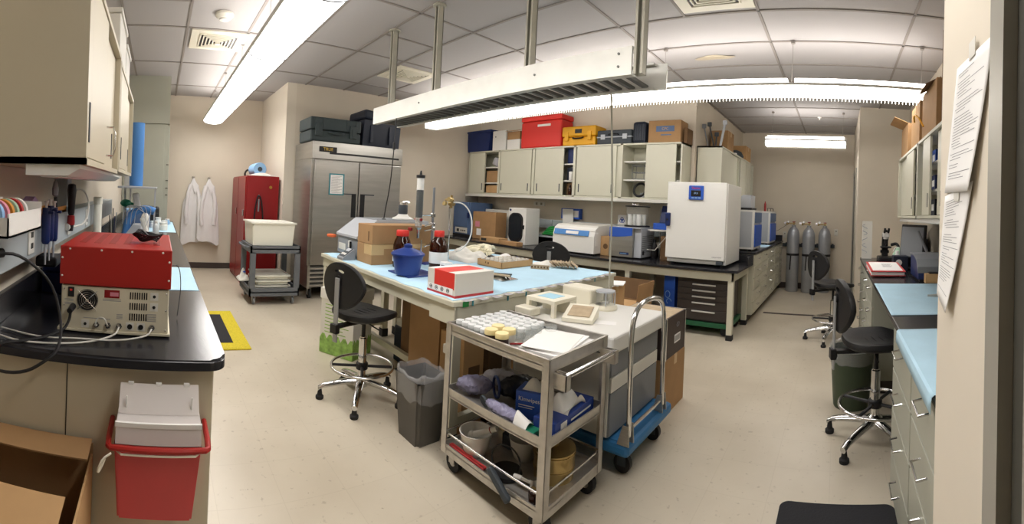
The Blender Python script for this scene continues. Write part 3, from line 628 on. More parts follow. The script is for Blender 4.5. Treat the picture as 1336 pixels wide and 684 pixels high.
# ================================================================ west end
def coat(label, y, z0=1.6, seed=0):
    t = thing('lab_coat', label, 'coat', (-7.5 if y < .7 else -7.385, y, 0), 0, 'white lab coats on the wall')
    q = MB(); nx = 40; nz = 40; R = []
    def prof(v):
        w = .012+.135*min(1, v/.4)**.85+.05*v
        return w
    for j in range(nz+1):
        v = j/nz; z = z0-v*(1.02+.1*math.sin(seed)); w = prof(v); row = []
        for i in range(nx):
            a = 2*PI*i/nx; rr = 1+.12*math.sin(a*7+seed+v*2)*min(1, v*3)+.07*math.sin(a*11-v*5)
            row.append(q.bm.verts.new((.0+.038*math.sin(a)*rr*(0.35+.65*v)+.0, w*math.cos(a)*(1+.06*math.sin(a*5+v*6+seed)), z+(.02*math.sin(a*4+seed)+.045*math.sin(a+seed*2))*v**2)))
        R.append(row)
    for a_, b_ in zip(R, R[1:]):
        for i in range(nx): k = (i+1) % nx; q.bm.faces.new((a_[i], a_[k], b_[k], b_[i]))
    q.bm.faces.new(R[0])
    q.build('coat_body', 'cloth', t, True)
    for s_ in (-1, 1):
        q = MB().tube([(.0, s_*.05, z0-.12), (.016, s_*.095, z0-.3), (.02, s_*.12, z0-.55), (.02, s_*.105, z0-.8)], .036, 12, smooth=2).jit(.016, seed+s_); q.build('sleeve', 'cloth', t, True)
    MB().box(-.045 if y < .7 else -.16, -.02, -.02, .02, z0-.02, z0+.03).tube([(-.03, 0, z0+.02), (.02, 0, z0), (.03, 0, z0+.02)], .005, smooth=1).build('hanger_hook', 'chrome', t)
    MB().prism([(-.0, z0-.02), (.09, z0-.13), (.03, z0-.28), (-.02, z0-.12)], 'x', .035, .045).build('lapel', 'cloth', t)
coat('white lab coat hanging on the wall, the one farther from the red locker', .59, 1.575, 1.0)
coat('white lab coat hanging on the wall, the one nearer the red locker', .85, 1.57, 2.4)
t = thing('locker', 'red metal locker cabinet standing in the corner behind the grey cart', 'cabinet', (0, 0, 0))
Bx(-7.3, -6.16, 1.262, 1.745, .0, 1.62, .004).build('body', 'redcab', t)
for (a, b_) in ((-7.27, -6.75), (-6.73, -6.19)):
    d = Bx(a, b_, 1.245, 1.262, .06, 1.6, .003).build('door', 'redcab', t); MB().box(b_-.08, b_-.05, 1.225, 1.245, 1.02, 1.12, .004).build('handle', 'chrome', d)
MB().cyl((-6.16, 1.62, 1.46), (-6.157, 1.62, 1.46), .022, seg=20).build('badge', 'gold', t)
t = thing('sling', 'black sling strap hanging on the side of the red locker', 'strap', (-6.125, 1.44, 0))
MB().tube([(.0, -.06, .98), (0, -.05, 1.15), (.0, -.02, 1.32), (.0, .0, 1.34), (.0, .03, 1.3), (0, .06, 1.12), (0, .07, .98)], .011, 8, smooth=2).box(-.015, .02, -.09, .1, .84, .99, .012).build('strap_body', 'black', t, True)
MB().cyl((-.005, 0, 1.1), (.01, 0, 1.28), .012, seg=10).build('buckle', 'grey', t)
MB().cyl((-.03, 0, 1.34), (.01, 0, 1.34), .006, seg=8).build('hanger_hook', 'grey', t)
t = thing('paper_roll', 'fat roll of light blue paper lying on top of the red locker', 'roll', (-6.45, 1.47, 1.724))
MB().lathe([(.095, -.19), (.1, -.18), (.1, .18), (.095, .19)], seg=28).xf(Matrix.Rotation(PI/2, 4, 'Y')).build('roll_body', 'rolllight', t, True)
MB().cyl((.19, 0, 0), (.193, 0, 0), .035, seg=18).build('core', 'charcoal', t)
t = thing('folded_bag', 'crumpled white bags lying on the red locker before the blue roll', 'bag', (-6.22, 1.5, 1.62)); MB().grid(-.03, .05, -.2, .2, lambda u, v: .012+.025*math.sin(PI*u)*math.sin(PI*v)*(1+.6*math.sin(9*u+7*v)), 16, 16, .01).build('bag_body', 'sack', t, True)
t = thing('camera_strap', 'dark folded strap beside the blue roll on the red locker', 'strap', (-6.78, 1.4, 1.621)); MB().tube([(0, -.05, .01), (.03, -.06, .06), (.02, -.02, .11), (-.02, .03, .1), (0, .05, .012)], .015, 8, smooth=2).build('strap_body', 'cab_dark', t, True)
# ---- fridge
t = thing('refrigerator', 'tall two-door stainless steel refrigerator with vents and caster feet', 'refrigerator', (0, 0, 0))
X = -5.30; Y0, Y1 = 1.935, 3.305
Bx(-6.03, X-.03, Y0, Y1, .155, 1.86, .004).build('cabinet_body', 'steelfridge', t)
Bx(-6.03, X+.005, Y0, Y1, 1.86, 2.09, .004).build('top_panel', 'steelfridge', t)
Bx(X+.005, X+.009, Y0+.24, Y1-.06, 1.93, 1.955).build('vent_slot', 'black', t)
Bx(X+.005, X+.012, Y0+.09, Y0+.34, 1.955, 2.025, .002).build('badge', 'black', t)
text('TRUE', .058, (X+.0125, Y0+.215, 1.989), REAST, 'gold', t)
ym = (Y0+Y1)/2
for k, (a, b_) in enumerate(((Y0+.035, ym-.006), (ym+.006, Y1-.02))):
    d = Bx(X-.03, X+.012, a, b_, .46, 1.845, .006).build('door', 'steelfridge', t)
    hy = b_-.06 if k == 0 else a+.06; s_ = -1 if k == 0 else 1
    MB().box(X+.0125, X+.0135, hy-.035, hy+.035, 1.1, 1.42).box(X+.0125, X+.02, hy-.03 if s_ > 0 else hy+.0, hy-.0 if s_ > 0 else hy+.03, 1.1, 1.42).build('handle', 'black', d)
    MB().box(X+.0125, X+.0135, min(hy, hy+s_*.18), max(hy, hy+s_*.18), 1.405, 1.42).build('handle_recess', 'charcoal', d)
g_ = Bx(X-.03, X-.01, Y0+.03, Y1-.03, .16, .45).build('grille', 'cab_dark', t)
q = MB()
for k in range(5): q.obox((X+.0, (Y0+Y1)/2, .195+.056*k), (.03, Y1-Y0-.06, .03), (0, .5, 0))
q.box(X-.03, X+.012, Y0, Y0+.035, .155, .455).box(X-.03, X+.012, Y1-.035, Y1, .155, .455); q.build('slat', 'steelfridge', g_)
for (x, y) in ((-5.4, Y0+.07), (-5.4, Y1-.07), (-5.95, Y0+.07), (-5.95, Y1-.07)):
    c = MB().cyl((x, y-.016, .06), (x, y+.016, .06), .06, seg=20).build('caster', 'rubber', t, True); MB().box(x-.025, x+.025, y-.026, y-.02, .05, .155).box(x-.025, x+.025, y+.02, y+.026, .05, .155).box(x-.03, x+.03, y-.03, y+.03, .145, .156).build('fork', 'steel', c)
t = thing('notice', 'white printed notice in a teal border on the refrigerator door', 'notice', (X+.0145, 2.29, 1.535))
Bx(0, .002, -.11, .11, -.143, .143).build('border', 'teal', t); Bx(.002, .003, -.09, .09, -.125, .125).build('sheet', 'paper', t)
q = MB()
for k in range(16): q.box(.003, .0034, -.078, .078-.03*((k*7) % 3), .105-.0145*k, .109-.0145*k)
q.build('print', 'inklight', t)
# cases on the fridge
t = thing('equipment_case', 'dark green grey ribbed case with latches on the refrigerator', 'case', (-5.56, 2.26, 2.091))
Bx(-.22, .24, -.36, .37, 0, .15, .02).build('case_base', 'casegreen', t); Bx(-.225, .245, -.365, .375, .155, .32, .02).build('case_lid', 'casegreen', t)
for y in (-.25, .25): MB().box(.24, .268, y-.05, y+.05, .07, .24, .008).box(.268, .276, y-.02, y+.02, .09, .2, .003).build('latch', 'casegreen', t)
MB().tube([(.24, -.11, .13), (.28, -.1, .12), (.29, 0, .1), (.28, .1, .12), (.24, .11, .13)], .014, 8, smooth=2).build('handle', 'casegreen', t, True)
for y in (-.3, -.18, .16, .3): Bx(.243, .252, y-.012, y+.012, .17, .31, .003).build('rib', 'casegreen', t)
t = thing('cooler_box', 'dark blue black moulded bin behind the ribbed case on the refrigerator', 'box', (-5.6, 2.95, 2.091))
q = MB().prism([(-.24, 0), (.24, 0), (.28, .36), (-.28, .36)], 'y', -.27, .32); q.build('bin_body', 'darknavy', t)
MB().obox((0, -.05, .43), (.52, .42, .13), (-.1, 0, 0), .03).build('bin_lid', 'darknavy', t)
for y in (-.15, .15): Bx(.26, .285, y-.02, y+.02, .05, .3, .004).build('rib', 'darknavy', t)
# ---- grey utility cart
t = thing('utility_cart', 'grey plastic two-shelf utility cart holding white tubs', 'cart', (-5.42, 1.45, 0))
hx, hy = .31, .32
q = MB().box(-hx, hx, -hy, hy, .685, .70).box(hx-.02, hx, -hy, hy, .64, .73).box(-hx, -hx+.02, -hy, hy, .64, .73).box(-hx, hx, hy-.02, hy, .64, .73).box(-hx, hx, -hy, -hy+.02, .64, .73); q.build('top_shelf', 'cartgrey', t)
q = MB().box(-hx, hx, -hy, hy, .15, .165).box(hx-.02, hx, -hy, hy, .11, .21).box(-hx, -hx+.02, -hy, hy, .11, .21).box(-hx, hx, hy-.02, hy, .11, .21).box(-hx, hx, -hy, -hy+.02, .11, .21); q.build('bottom_shelf', 'cartgrey', t)
for sx in (-1, 1):
    for sy in (-1, 1):
        Bx(sx*hx-(.05 if sx > 0 else 0), sx*hx+(.05 if sx < 0 else 0), sy*hy-(.07 if sy > 0 else 0), sy*hy+(.07 if sy < 0 else 0), .2, .66, .008).build('leg', 'cartgrey', t)
        x, y = sx*(hx-.06), sy*(hy-.07)
        c = MB().cyl((x, y-.012, .045), (x, y+.012, .045), .045, seg=18).build('caster', 'grey', t, True); MB().box(x-.015, x+.015, y-.02, y-.015, .04, .11).box(x-.015, x+.015, y+.015, y+.02, .04, .11).build('fork', 'steel', c)
MB().tube([(-.2, -hy, .7), (-.2, -hy-.06, .71), (.2, -hy-.06, .71), (.2, -hy, .7)], .014, 8, smooth=1).build('handle', 'cartgrey', t, True)
def tubbox(label, loc, dx, dy, h, m_='tub', nm='plastic_tub', lid=True):
    t = thing(nm, label, 'tub', loc); q = MB()
    k = .93
    A = [(-dx*k, -dy*k), (dx*k, -dy*k), (dx*k, dy*k), (-dx*k, dy*k)]; B_ = [(-dx, -dy), (dx, -dy), (dx, dy), (-dx, dy)]
    a = [q.bm.verts.new((x, y, 0)) for x, y in A]; b_ = [q.bm.verts.new((x, y, h)) for x, y in B_]; c = [q.bm.verts.new((x*.97, y*.97, h)) for x, y in B_]; d = [q.bm.verts.new((x*.97, y*.97, .008)) for x, y in A]
    for i in range(4): j = (i+1) % 4; q.bm.faces.new((a[i], a[j], b_[j], b_[i])); q.bm.faces.new((b_[i], b_[j], c[j], c[i])); q.bm.faces.new((c[i], c[j], d[j], d[i]))
    q.bm.faces.new(a[::-1]); q.bm.faces.new(d)
    bmesh.ops.bevel(q.bm, geom=[e for e in q.bm.edges if abs(e.verts[0].co.z-e.verts[1].co.z) > h*.5], offset=.012, segments=2, affect='EDGES')
    q.build('tub_body', m_, t, True)
    MB().box(-dx-.015, dx+.015, -dy-.015, -dy+.004, h-.018, h).box(-dx-.015, dx+.015, dy-.004, dy+.015, h-.018, h).box(-dx-.015, -dx+.004, -dy, dy, h-.018, h).box(dx-.004, dx+.015, -dy, dy, h-.018, h).build('rim', m_, t)
    if lid: Bx(-dx+.008, dx-.008, -dy+.008, dy-.008, h-.012, h-.005, .002).build('lid', m_, t)
    return t
tubbox('large white plastic tub on the top of the grey cart', (-5.40, 1.42, .732), .26, .275, .285)
for k in range(3):
    t = tubbox(('bottom white tub nested on the lower shelf of the grey cart', 'middle white tub nested on the lower shelf of the grey cart', 'uppermost white tub nested on the lower shelf of the grey cart')[k], (-5.42, 1.45, .167+.063*k), .22-.002*k, .21, .06, 'tub', lid=(k == 2)); t['group'] = 'nested tubs on the grey cart'
t = thing('plastic_bag', 'white and blue plastic bag sticking out of the lower cart shelf', 'bag', (-5.54, 1.13, .227))
MB().grid(-.11, .1, -.07, .085, lambda u, v: .02+.1*math.sin(PI*u)*math.sin(PI*v)*(1+.4*math.sin(8*u+9*v)), 16, 14, .015).build('bag_body', 'sack', t, True); Bx(-.02, .03, -.02, .03, .1, .118, .004).build('blue_print', 'brightblue', t)
t = thing('floor_mat', 'yellow bordered anti-fatigue mat on the floor beside the black bench', 'mat', (0, 0, 0))
Bx(-4.85, -3.68, .33, .86, .001, .014, .004).build('mat_border', 'matyellow', t); Bx(-4.7, -3.83, .4, .72, .014, .018).build('mat_field', 'matblack', t)
# ================================================================ north wall: cabinets
ZB, ZT = 1.535, 2.285
YF, YB = 5.15, 5.495
G = 'wall cabinets over the north bench'
S3 = (1.76, 2.01)
slider(-5.955, -5.19, YF, YB, ZB, ZT, 'leftmost wall cabinet over the north bench, half open on stacked boxes', [(-5.93, -5.55, 0, (-5.6,)), (-5.925, -5.56, 1, ())], shelves=(1.72, 1.99))
slider(-5.19, -4.42, YF, YB, ZB, ZT, 'closed wall cabinet under the white and brown boxes', [(-5.16, -4.47, 0, (-5.12, -4.53)), (-4.9, -4.45, 1, ())], shelves=S3)
slider(-4.42, -3.64, YF, YB, ZB, ZT, 'wall cabinet under the red and yellow cases, open at its right end', [(-4.39, -3.84, 0, (-4.34, -3.9)), (-4.385, -3.9, 1, ())], shelves=S3)
slider(-3.64, -2.86, YF, YB, ZB, ZT, 'closed wall cabinet beneath the black briefcase', [(-3.6, -2.94, 0, (-3.55, -3.0)), (-3.3, -2.89, 1, ())], shelves=S3)
slider(-2.86, -1.975, YF, YB, ZB, ZT, 'rightmost wall cabinet over the north bench, open on bare shelves and a black ring', [(-2.49, -2.06, 0, (-2.12,)), (-2.485, -2.1, 1, ())], shelves=(1.78, 2.03), inner='white')
t = thing('shelf_rail', 'long pale ledge running under the north wall cabinets', 'rail', (0, 0, 0)); Bx(-5.97, -1.99, 5.1, 5.49, 1.49, 1.532, .003).build('ledge', 'offwhite', t)
def pbox(label, x0, x1, y0, y1, z, h, m_='cardboard', name='cardboard_box', tape_=True, group=None, lid=None):
    t = thing(name, label, 'box', ((x0+x1)/2, (y0+y1)/2, z), 0, group); a, b_ = (x1-x0)/2, (y1-y0)/2
    Bx(-a, a, -b_, b_, 0, h, .003).build('carton', m_, t)
    if tape_: MB().box(-a-.001, a+.001, -.025, .025, h-.07, h+.001).box(-.001, .001, -b_-.001, b_+.001, h, h+.0012).build('tape', 'tape', t)
    return t
# contents of the open cabinets
t = thing('plastic_bag', 'clear crumpled bag on the top shelf of the leftmost wall cabinet', 'bag', (-5.37, 5.3, 2.012)); MB().sphere((0, 0, .09), .085, (1.15, .8, .95)).jit(.025, 3, 14).build('bag_body', 'bagclear', t, True)
pbox('brown carton on the middle shelf of the leftmost wall cabinet', -5.53, -5.22, 5.2, 5.42, 1.741, .2)
pbox('brown carton with loose top at the bottom of the leftmost wall cabinet', -5.53, -5.22, 5.2, 5.42, 1.558, .13, 'cardlight')
for k, (z, lb, m_) in enumerate(((2.031, 'dark blue carton on the top shelf beneath the yellow case', 'navy'), (1.781, 'dark box on the middle shelf beneath the yellow case', 'darknavy'), (1.558, 'dark brown box at the bottom of the cabinet beneath the yellow case', 'carddark'))):
    t = pbox(lb, -3.83, -3.68, 5.25, 5.42, z, .19 if k else .22, m_, 'storage_box', False)
t = thing('jar', 'white jar on the middle shelf edge beneath the yellow case', 'jar', (-3.725, 5.205, 1.781)); MB().lathe([(.03, 0), (.032, .01), (.032, .1), (.03, .105)], seg=18).build('jar_body', 'white', t, True); MB().lathe([(.034, .1), (.034, .125)], seg=18).build('lid', 'whitematte', t, True)
bottle('bottle', 'amber bottle at the bottom shelf beneath the yellow case', 'bottle', (-3.73, 5.2, 1.558), .028, .15, 'amber', 'black')
t = thing('ring_hoop', 'black ring leaning inside the rightmost open wall cabinet', 'hoop', (-2.63, 5.3, 1.556+.108))
MB().tube([(.089*math.cos(a), .03*math.sin(a), .089*math.sin(a)) for a in [2*PI*i/40 for i in range(40)]], .016, 10, True).build('ring', 'black', t, True)
MB().cyl((0, .1, -.106), (0, .1, -.04), .04, seg=16).build('prop', 'lightgrey', t)
t = thing('wire_rack', 'small wire rack on the middle shelf of the rightmost open wall cabinet', 'rack', (-2.64, 5.3, 1.798))
q = MB()
for z in (.01, .1, .19): q.tube([(-.09, -.06, z), (.09, -.06, z), (.09, .06, z), (-.09, .06, z)], .004, 6, True)
for x in (-.09, .09):
    for y in (-.06, .06): q.cyl((x, y, .004), (x, y, .2), .004, seg=6)
for k in range(5): q.cyl((-.08+.04*k, -.06, .1), (-.08+.04*k, .06, .1), .0025, seg=6)
q.build('wire_frame', 'grey', t)
# things on top
Z = ZT+.001
t = thing('storage_tote', 'dark navy plastic tote at the left end of the wall cabinet tops', 'tote', (-5.72, 5.32, Z))
MB().prism([(-.31, 0), (.23, 0), (.27, .34), (-.35, .34)], 'y', -.15, .15).build('tote_body', 'navy', t); Bx(-.37, .29, -.17, .17, .34, .375, .008).build('lid', 'navy', t)
t = pbox('white carton on the cabinets between the navy tote and brown box', -5.42, -5.1, 5.2, 5.47, Z, .34, 'white', 'carton', False); MB().cyl((-.09, -.136, .24), (-.09, -.1345, .24), .012, seg=12).build('hand_hole', 'cab_dark', t)
t = pbox('open brown and white carton on the cabinets left of the red case', -5.07, -4.78, 5.2, 5.47, Z, .17, 'white', 'carton', False)
MB().box(-.145, .145, -.135, -.13, .17, .3).box(-.145, -.14, -.135, .135, .17, .3).box(.14, .145, -.135, .135, .17, .3).box(-.145, .145, .13, .135, .17, .32).build('open_top', 'cardboard', t); MB().obox((.0, -.16, .31), (.28, .09, .004), (.3, 0, 0)).build('flap', 'cardlight', t)
t = thing('cooler_case', 'large bright red cooler case on top of the wall cabinets', 'case', (-4.33, 5.32, Z))
Bx(-.405, .405, -.15, .165, 0, .42, .025).build('case_body', 'redbright', t); Bx(-.41, .41, -.155, .17, .425, .505, .02).build('case_lid', 'redbright', t); Bx(-.06, .2, -.152, -.1505, .33, .365, .002).build('label_strip', 'white', t)
Bx(.406, .412, -.06, .06, .2, .24, .003).build('handle', 'black', t)
t = thing('equipment_case', 'yellow hard case with black latches on the wall cabinets', 'case', (-3.6, 5.3, Z))
Bx(-.29, .29, -.13, .15, 0, .13, .02).build('case_base', 'yellow', t); Bx(-.3, .3, -.14, .16, .135, .285, .02).build('case_lid', 'yellow', t)
MB().tube([(-.09, -.14, .12), (-.08, -.17, .1), (.08, -.17, .1), (.09, -.14, .12)], .01, 8, smooth=1).build('handle', 'black', t, True)
for x in (-.2, .2): Bx(x-.03, x+.03, -.158, -.14, .07, .2, .005).build('latch', 'yellow', t)
Bx(-.06, .06, -.146, -.14, .18, .24, .002).build('badge', 'black', t)
t = thing('briefcase', 'flat black briefcase with silver trim on the wall cabinets', 'case', (-3.015, 5.28, Z))
Bx(-.27, .28, -.1, .14, 0, .2, .015).build('case_body', 'charcoal', t); Bx(-.275, .285, -.103, .143, .095, .108, .002).build('trim_band', 'lightgrey', t)
for x in (-.17, .18): Bx(x-.035, x+.035, -.112, -.103, .07, .14, .003).build('latch', 'lightgrey', t)
MB().tube([(-.08, -.1, .13), (-.07, -.135, .14), (.07, -.135, .14), (.08, -.1, .13)], .008, 8, smooth=1).build('handle', 'black', t, True)
t = thing('desk_fan_case', 'upright dark navy rounded case beside the black briefcase', 'case', (-2.625, 5.3, Z)); Bx(-.1, .1, -.12, .13, 0, .3, .04).build('case_body', 'darknavy', t); 
for k in range(5): Bx(-.08+.035*k, -.07+.035*k, -.125, -.119, .04, .26, .002).build('rib', 'charcoal', t)
t = pbox('brown carton with blue printed panel at the right end of the cabinet tops', -2.49, -2.03, 5.2, 5.47, Z, .3, 'cardboard', tape_=False)
Bx(-.12, .14, -.137, -.1352, .15, .225).build('printed_panel', 'bluegrey', t); text('CPC', .05, (.01, -.1375, .187), RSOUTH, 'cardlight', t)
q = MB().box(-.05, .1, -.137, -.1352, .1, .115); q.build('print_line', 'bluegrey', t)
pbox('small brown carton behind the printed carton at the end of the cabinet tops', -2.0, -1.955, 5.25, 5.47, Z, .2, 'carddark', tape_=False)
# ================================================================ north bench
t = thing('lab_bench', 'long north bench with black top on beige steel frame legs', 'bench', (0, 0, 0))
bx0, bx1, by0, by1, bz = -6.0, -1.06, 4.58, 5.47, .775
Bx(bx0, bx1, by0, by1, bz-.03, bz, .005).build('top', 'epoxy', t)
Bx(bx0, bx1, by1-.02, by1, bz, bz+.1, .004).build('backsplash', 'epoxy', t); Bx(bx1-.02, bx1, by1-.35, by1-.02, bz, bz+.1, .004).build('end_curb', 'epoxy', t)
MB().box(bx0+.04, bx1-.05, by0+.05, by0+.075, bz-.125, bz-.03).box(bx1-.075, bx1-.05, by0+.05, by1-.05, bz-.125, bz-.03).box(bx0+.04, bx1-.05, by1-.075, by1-.05, bz-.125, bz-.03).build('apron', 'cab', t)
for x in (-1.145, -2.42, -3.7, -4.95):
    for y in (by0+.085, by1-.08):
        l = Bx(x-.032, x+.032, y-.032, y+.032, .06, bz-.035, .003).build('leg', 'cab', t); Bx(x-.036, x+.036, y-.036, y+.036, .001, .06, .003).build('foot', 'rubber', l)
Bx(-3.7, -2.42, by0+.062, by0+.066, bz-.115, bz-.04).build('drawer_front', 'cab', t)
# wall raceway and outlets above the bench
t = thing('service_raceway', 'grey service raceway on the wall behind the white centrifuge', 'raceway', (0, 0, 0)); 
for k in range(5): Bx(-4.75+.56*k, -4.2+.56*k, 5.41, 5.495, 1.03, 1.165, .003).build('panel', 'duct', t)
t = thing('service_raceway', 'grey raceway upright at the left of the green tubes on the north wall', 'raceway', (0, 0, 0)); Bx(-4.8, -4.762, 5.3, 5.495, .88, 1.17, .003).build('panel', 'duct', t); Bx(-4.76, -3.95, 5.2, 5.44, .9, .925, .003).build('ledge', 'duct', t)
MB().box(-4.7, -4.68, 5.22, 5.44, .777, .9).box(-4.0, -3.98, 5.2, 5.44, .777, .9).each('leg', 'duct', t)
t = thing('outlet', 'white wall outlet plate above the white chamber on the north wall', 'outlet', (-4.55, 5.499, 1.41)); Bx(-.12, .12, -.012, .0, -.035, .035, .003).build('plate', 'offwhite', t); MB().box(-.07, -.03, -.013, -.012, -.02, .02).box(.03, .07, -.013, -.012, -.02, .02).each('socket', 'cab_in', t)
# --- on the bench
t = thing('oven', 'blue benchtop oven with white control panel at the left end of the north bench', 'oven', (-5.82, 5.05, bz+.001))
Bx(-.22, .24, -.14, .38, .04, .6, .008).build('body', 'bluegrey', t); Bx(-.2, .19, -.155, -.14, .17, .59, .006).build('door', 'bluegrey', t); Bx(.18, .215, -.175, -.14, .33, .42, .004).build('latch', 'navy', t)
o = Bx(-.15, .17, -.148, -.14, .06, .155, .002).build('control_panel', 'offwhite', t); MB().box(-.1, -.04, -.151, -.148, .08, .13).build('display', 'cab_dark', o)
q = MB()
for x in (.02, .07, .12): q.cyl((x, -.148, .105), (x, -.158, .105), .012, seg=12)
q.each('knob', 'cab_dark', o); Bx(-.22, .24, -.14, .37, 0, .04, .003).build('plinth', 'black', t)
o = Bx(-5.57, -4.99, 5.25, 5.44, bz+.001, bz+.5, .006).build('white_panel_box', 'offwhite'); tag(o, 'plain white box behind the brown carton beside the blue oven', 'box')
t = pbox('tall brown carton with pink and white labels leaning by the blue oven', -5.5, -4.95, 4.9, 5.15, bz+.001, .455, 'cardboard', tape_=False)
Bx(-.21, -.1, -.127, -.1255, .2, .29).build('pink_label', 'pink', t); Bx(-.17, -.06, -.127, -.1255, .06, .17).build('white_label', 'paper', t)
t = pbox('flat brown carton lying before the tall labelled carton', -5.05, -4.62, 4.66, 4.87, bz+.001, .07, 'cardlight', tape_=False); Bx(-.18, -.06, -.106, -.105, .015, .055).build('print', 'cab_dark', t)
t = pbox('narrow brown carton lying flat in front of the white chamber', -4.55, -4.2, 4.6, 4.74, bz+.001, .055, 'cardboard', tape_=False)
t = thing('vacuum_chamber', 'white bench chamber with rounded dark glass door on the north bench', 'chamber', (-4.42, 5.0, bz+.001))
Bx(-.19, .17, -.16, .16, .0, .555, .008).build('body', 'white', t)
def rrect(x0, x1, z0, z1, r, n=7):
    P = []
    for (cx_, cz_, a0) in ((x1-r, z0+r, -PI/2), (x1-r, z1-r, 0), (x0+r, z1-r, PI/2), (x0+r, z0+r, PI)):
        P += [(cx_+r*math.cos(a0+PI/2*i/n), cz_+r*math.sin(a0+PI/2*i/n)) for i in range(n+1)]
    return P
MB().prism(rrect(-.165, .115, .04, .48, .11), 'y', -.18, -.16).build('door_gasket', 'black', t); d = MB().prism(rrect(-.145, .095, .06, .46, .1), 'y', -.187, -.18).build('door_window', 'darkglass', t)
Bx(.11, .145, -.185, -.16, .24, .3, .004).build('latch', 'black', t); MB().cyl((-.15, -.161, .52), (-.15, -.165, .52), .018, seg=14).build('badge', 'navy', t)
MB().cyl((.12, -.17, .02), (-.02, -.17, .02), .012, seg=8).build('hose_port', 'black', t)
t = thing('glove_box_holder', 'blue wall glove dispenser with white sheets over the green tubes', 'dispenser', (-3.98, 5.47, 1.2))
Bx(-.05, .3, -.06, .02, 0, .16, .006).build('holder', 'brightblue', t); MB().obox((.1, -.08, .02), (.2, .012, .26), (.1, 0, 0), .002).build('sheet', 'whitematte', t); Bx(.18, .28, -.063, -.06, .03, .13).build('label', 'paper', t)
t = thing('hose_coil', 'bright green coiled hose lying on the grey ledge of the north bench', 'hose', (-4.1, 5.29, .928))
q = MB()
for k in range(5): q.tube([((.17-.01*k)*math.cos(a)+.02*k, .09*math.sin(a), .02+.026*k+.008*math.sin(3*a)) for a in [2*PI*i/22 for i in range(22)]], .013, 8, True)
q.tube([(.1, -.02, .04), (.2, -.03, .05), (.3, .0, .035), (.38, -.02, .02)], .014, 8, smooth=2); q.build('coil', 'green', t, True)
t = thing('mains_lead', 'black curved cord rising behind the white centrifuge', 'cord', (-3.72, 5.35, .777)); MB().tube([(0, 0, .0), (0, 0, .18), (.03, 0, .3), (.1, 0, .33), (.14, -.02, .26)], .01, 8, smooth=2).build('cord_body', 'cable', t, True)
t = thing('centrifuge', 'wide white benchtop centrifuge with blue control strip', 'centrifuge', (-3.3, 5.0, bz+.001))
pr = [(-.3, .02), (-.3, .24), (-.27, .33), (-.2, .37), (.25, .385), (.28, .36), (.28, .02)]
MB().prism(pr, 'x', -.32, .345).build('housing', 'white', t)
MB().prism([(-.285, .31), (-.2, .375), (.24, .392), (.24, .37), (-.18, .35)], 'x', -.31, .335).build('lid', 'offwhite', t)
o = MB().obox((-.02, -.2965, .275), (.56, .012, .075), (-.3, 0, 0), .004).build('control_panel', 'bluegrey' if 0 else 'rollblue', t); MB().obox((.0, -.305, .277), (.2, .004, .04), (-.3, 0, 0)).build('display', 'whitematte', o)
Bx(.3, .35, -.29, -.2, .1, .3, .02).build('corner_trim', 'white', t)
for x in (-.28, .28):
    for y in (-.22, .22): MB().cyl((x, y, 0), (x, y, .02), .02, seg=12).build('foot', 'rubber', t)
t = pbox('small upright brown carton between centrifuge and freeze dryer', -2.95, -2.8, 4.86, 5.06, bz+.001, .25, 'cardlight', tape_=False); MB().cyl((-.0, -.1005, .12), (0, -.102, .12), .035, seg=18).build('print', 'carddark', t)
t = thing('warning_sign', 'white card with blue symbol standing on the raceway', 'sign', (-2.95, 5.42, 1.166)); Bx(-.07, .07, -.004, .004, 0, .14).build('card', 'paper', t)
q = MB()
for a in (0, 2*PI/3, 4*PI/3): q.tube([(.018*math.sin(a)+.022*math.cos(b_), -.006, .065+.018*math.cos(a)+.022*math.sin(b_)) for b_ in [2*PI*i/16 for i in range(16)]], .0045, 6, True)
q.build('symbol', 'brightblue', t)
t = thing('freeze_dryer', 'stainless freeze dryer with deep blue top panel on the north bench', 'dryer', (-2.55, 5.02, bz+.001))
Bx(-.24, .1, -.22, .2, .015, .38, .004).build('front_case', 'steelfridge', t); Bx(.1, .2, -.18, .2, .015, .38, .004).build('side_case', 'lightgrey', t)
q = MB().prism([(-.235, .385), (.09, .385), (.09, .29), (.0, .275), (-.13, .262), (-.235, .262)], 'y', -.2275, -.2205); q.build('blue_panel', 'brightblue', t)
Bx(-.24, .2, -.22, .2, .38, .39, .002).build('top_plate', 'lightgrey', t)
o = Bx(-.08, .05, -.224, -.2205, .045, .075, .002).build('badge', 'navy', t); Bx(-.07, .02, -.2245, -.224, .056, .064).build('badge_print', 'rolllight', o)
q = MB()
for k in range(9): q.box(.2, .202, -.15, .15, .08+.025*k, .09+.025*k)
q.build('side_louver', 'grey', t); Bx(.2, .21, -.14, -.1, .05, .1, .003).build('inlet', 'black', t)
t = thing('bell_chamber', 'clear cylindrical chamber with black lid on the freeze dryer', 'chamber', (-2.55, 5.1, bz+.3915))
MB().cyl((0, 0, 0), (0, 0, .02), .17, seg=32).build('base_ring', 'black', t, True); MB().lathe([(.15, .02), (.15, .26)], seg=32).build('cylinder', 'glass', t, True); MB().cyl((0, 0, .26), (0, 0, .275), .165, seg=32).build('lid', 'black', t, True)
MB().cyl((0, 0, .275), (0, 0, .3), .03, seg=14).cyl((0, 0, .285), (-.08, 0, .295), .01, seg=10).build('valve', 'chrome', t)
for k, (x, y) in enumerate(((-.09, -.03), (-.03, .0), (.05, -.05), (.08, .03))): MB().lathe([(.03, .021), (.033, .03), (.033, .16), (.028, .165)], (0, 0, 0), 16).build('flask', 'whitematte', None, True).location = (-2.55+x, 5.1+y, bz+.3915)
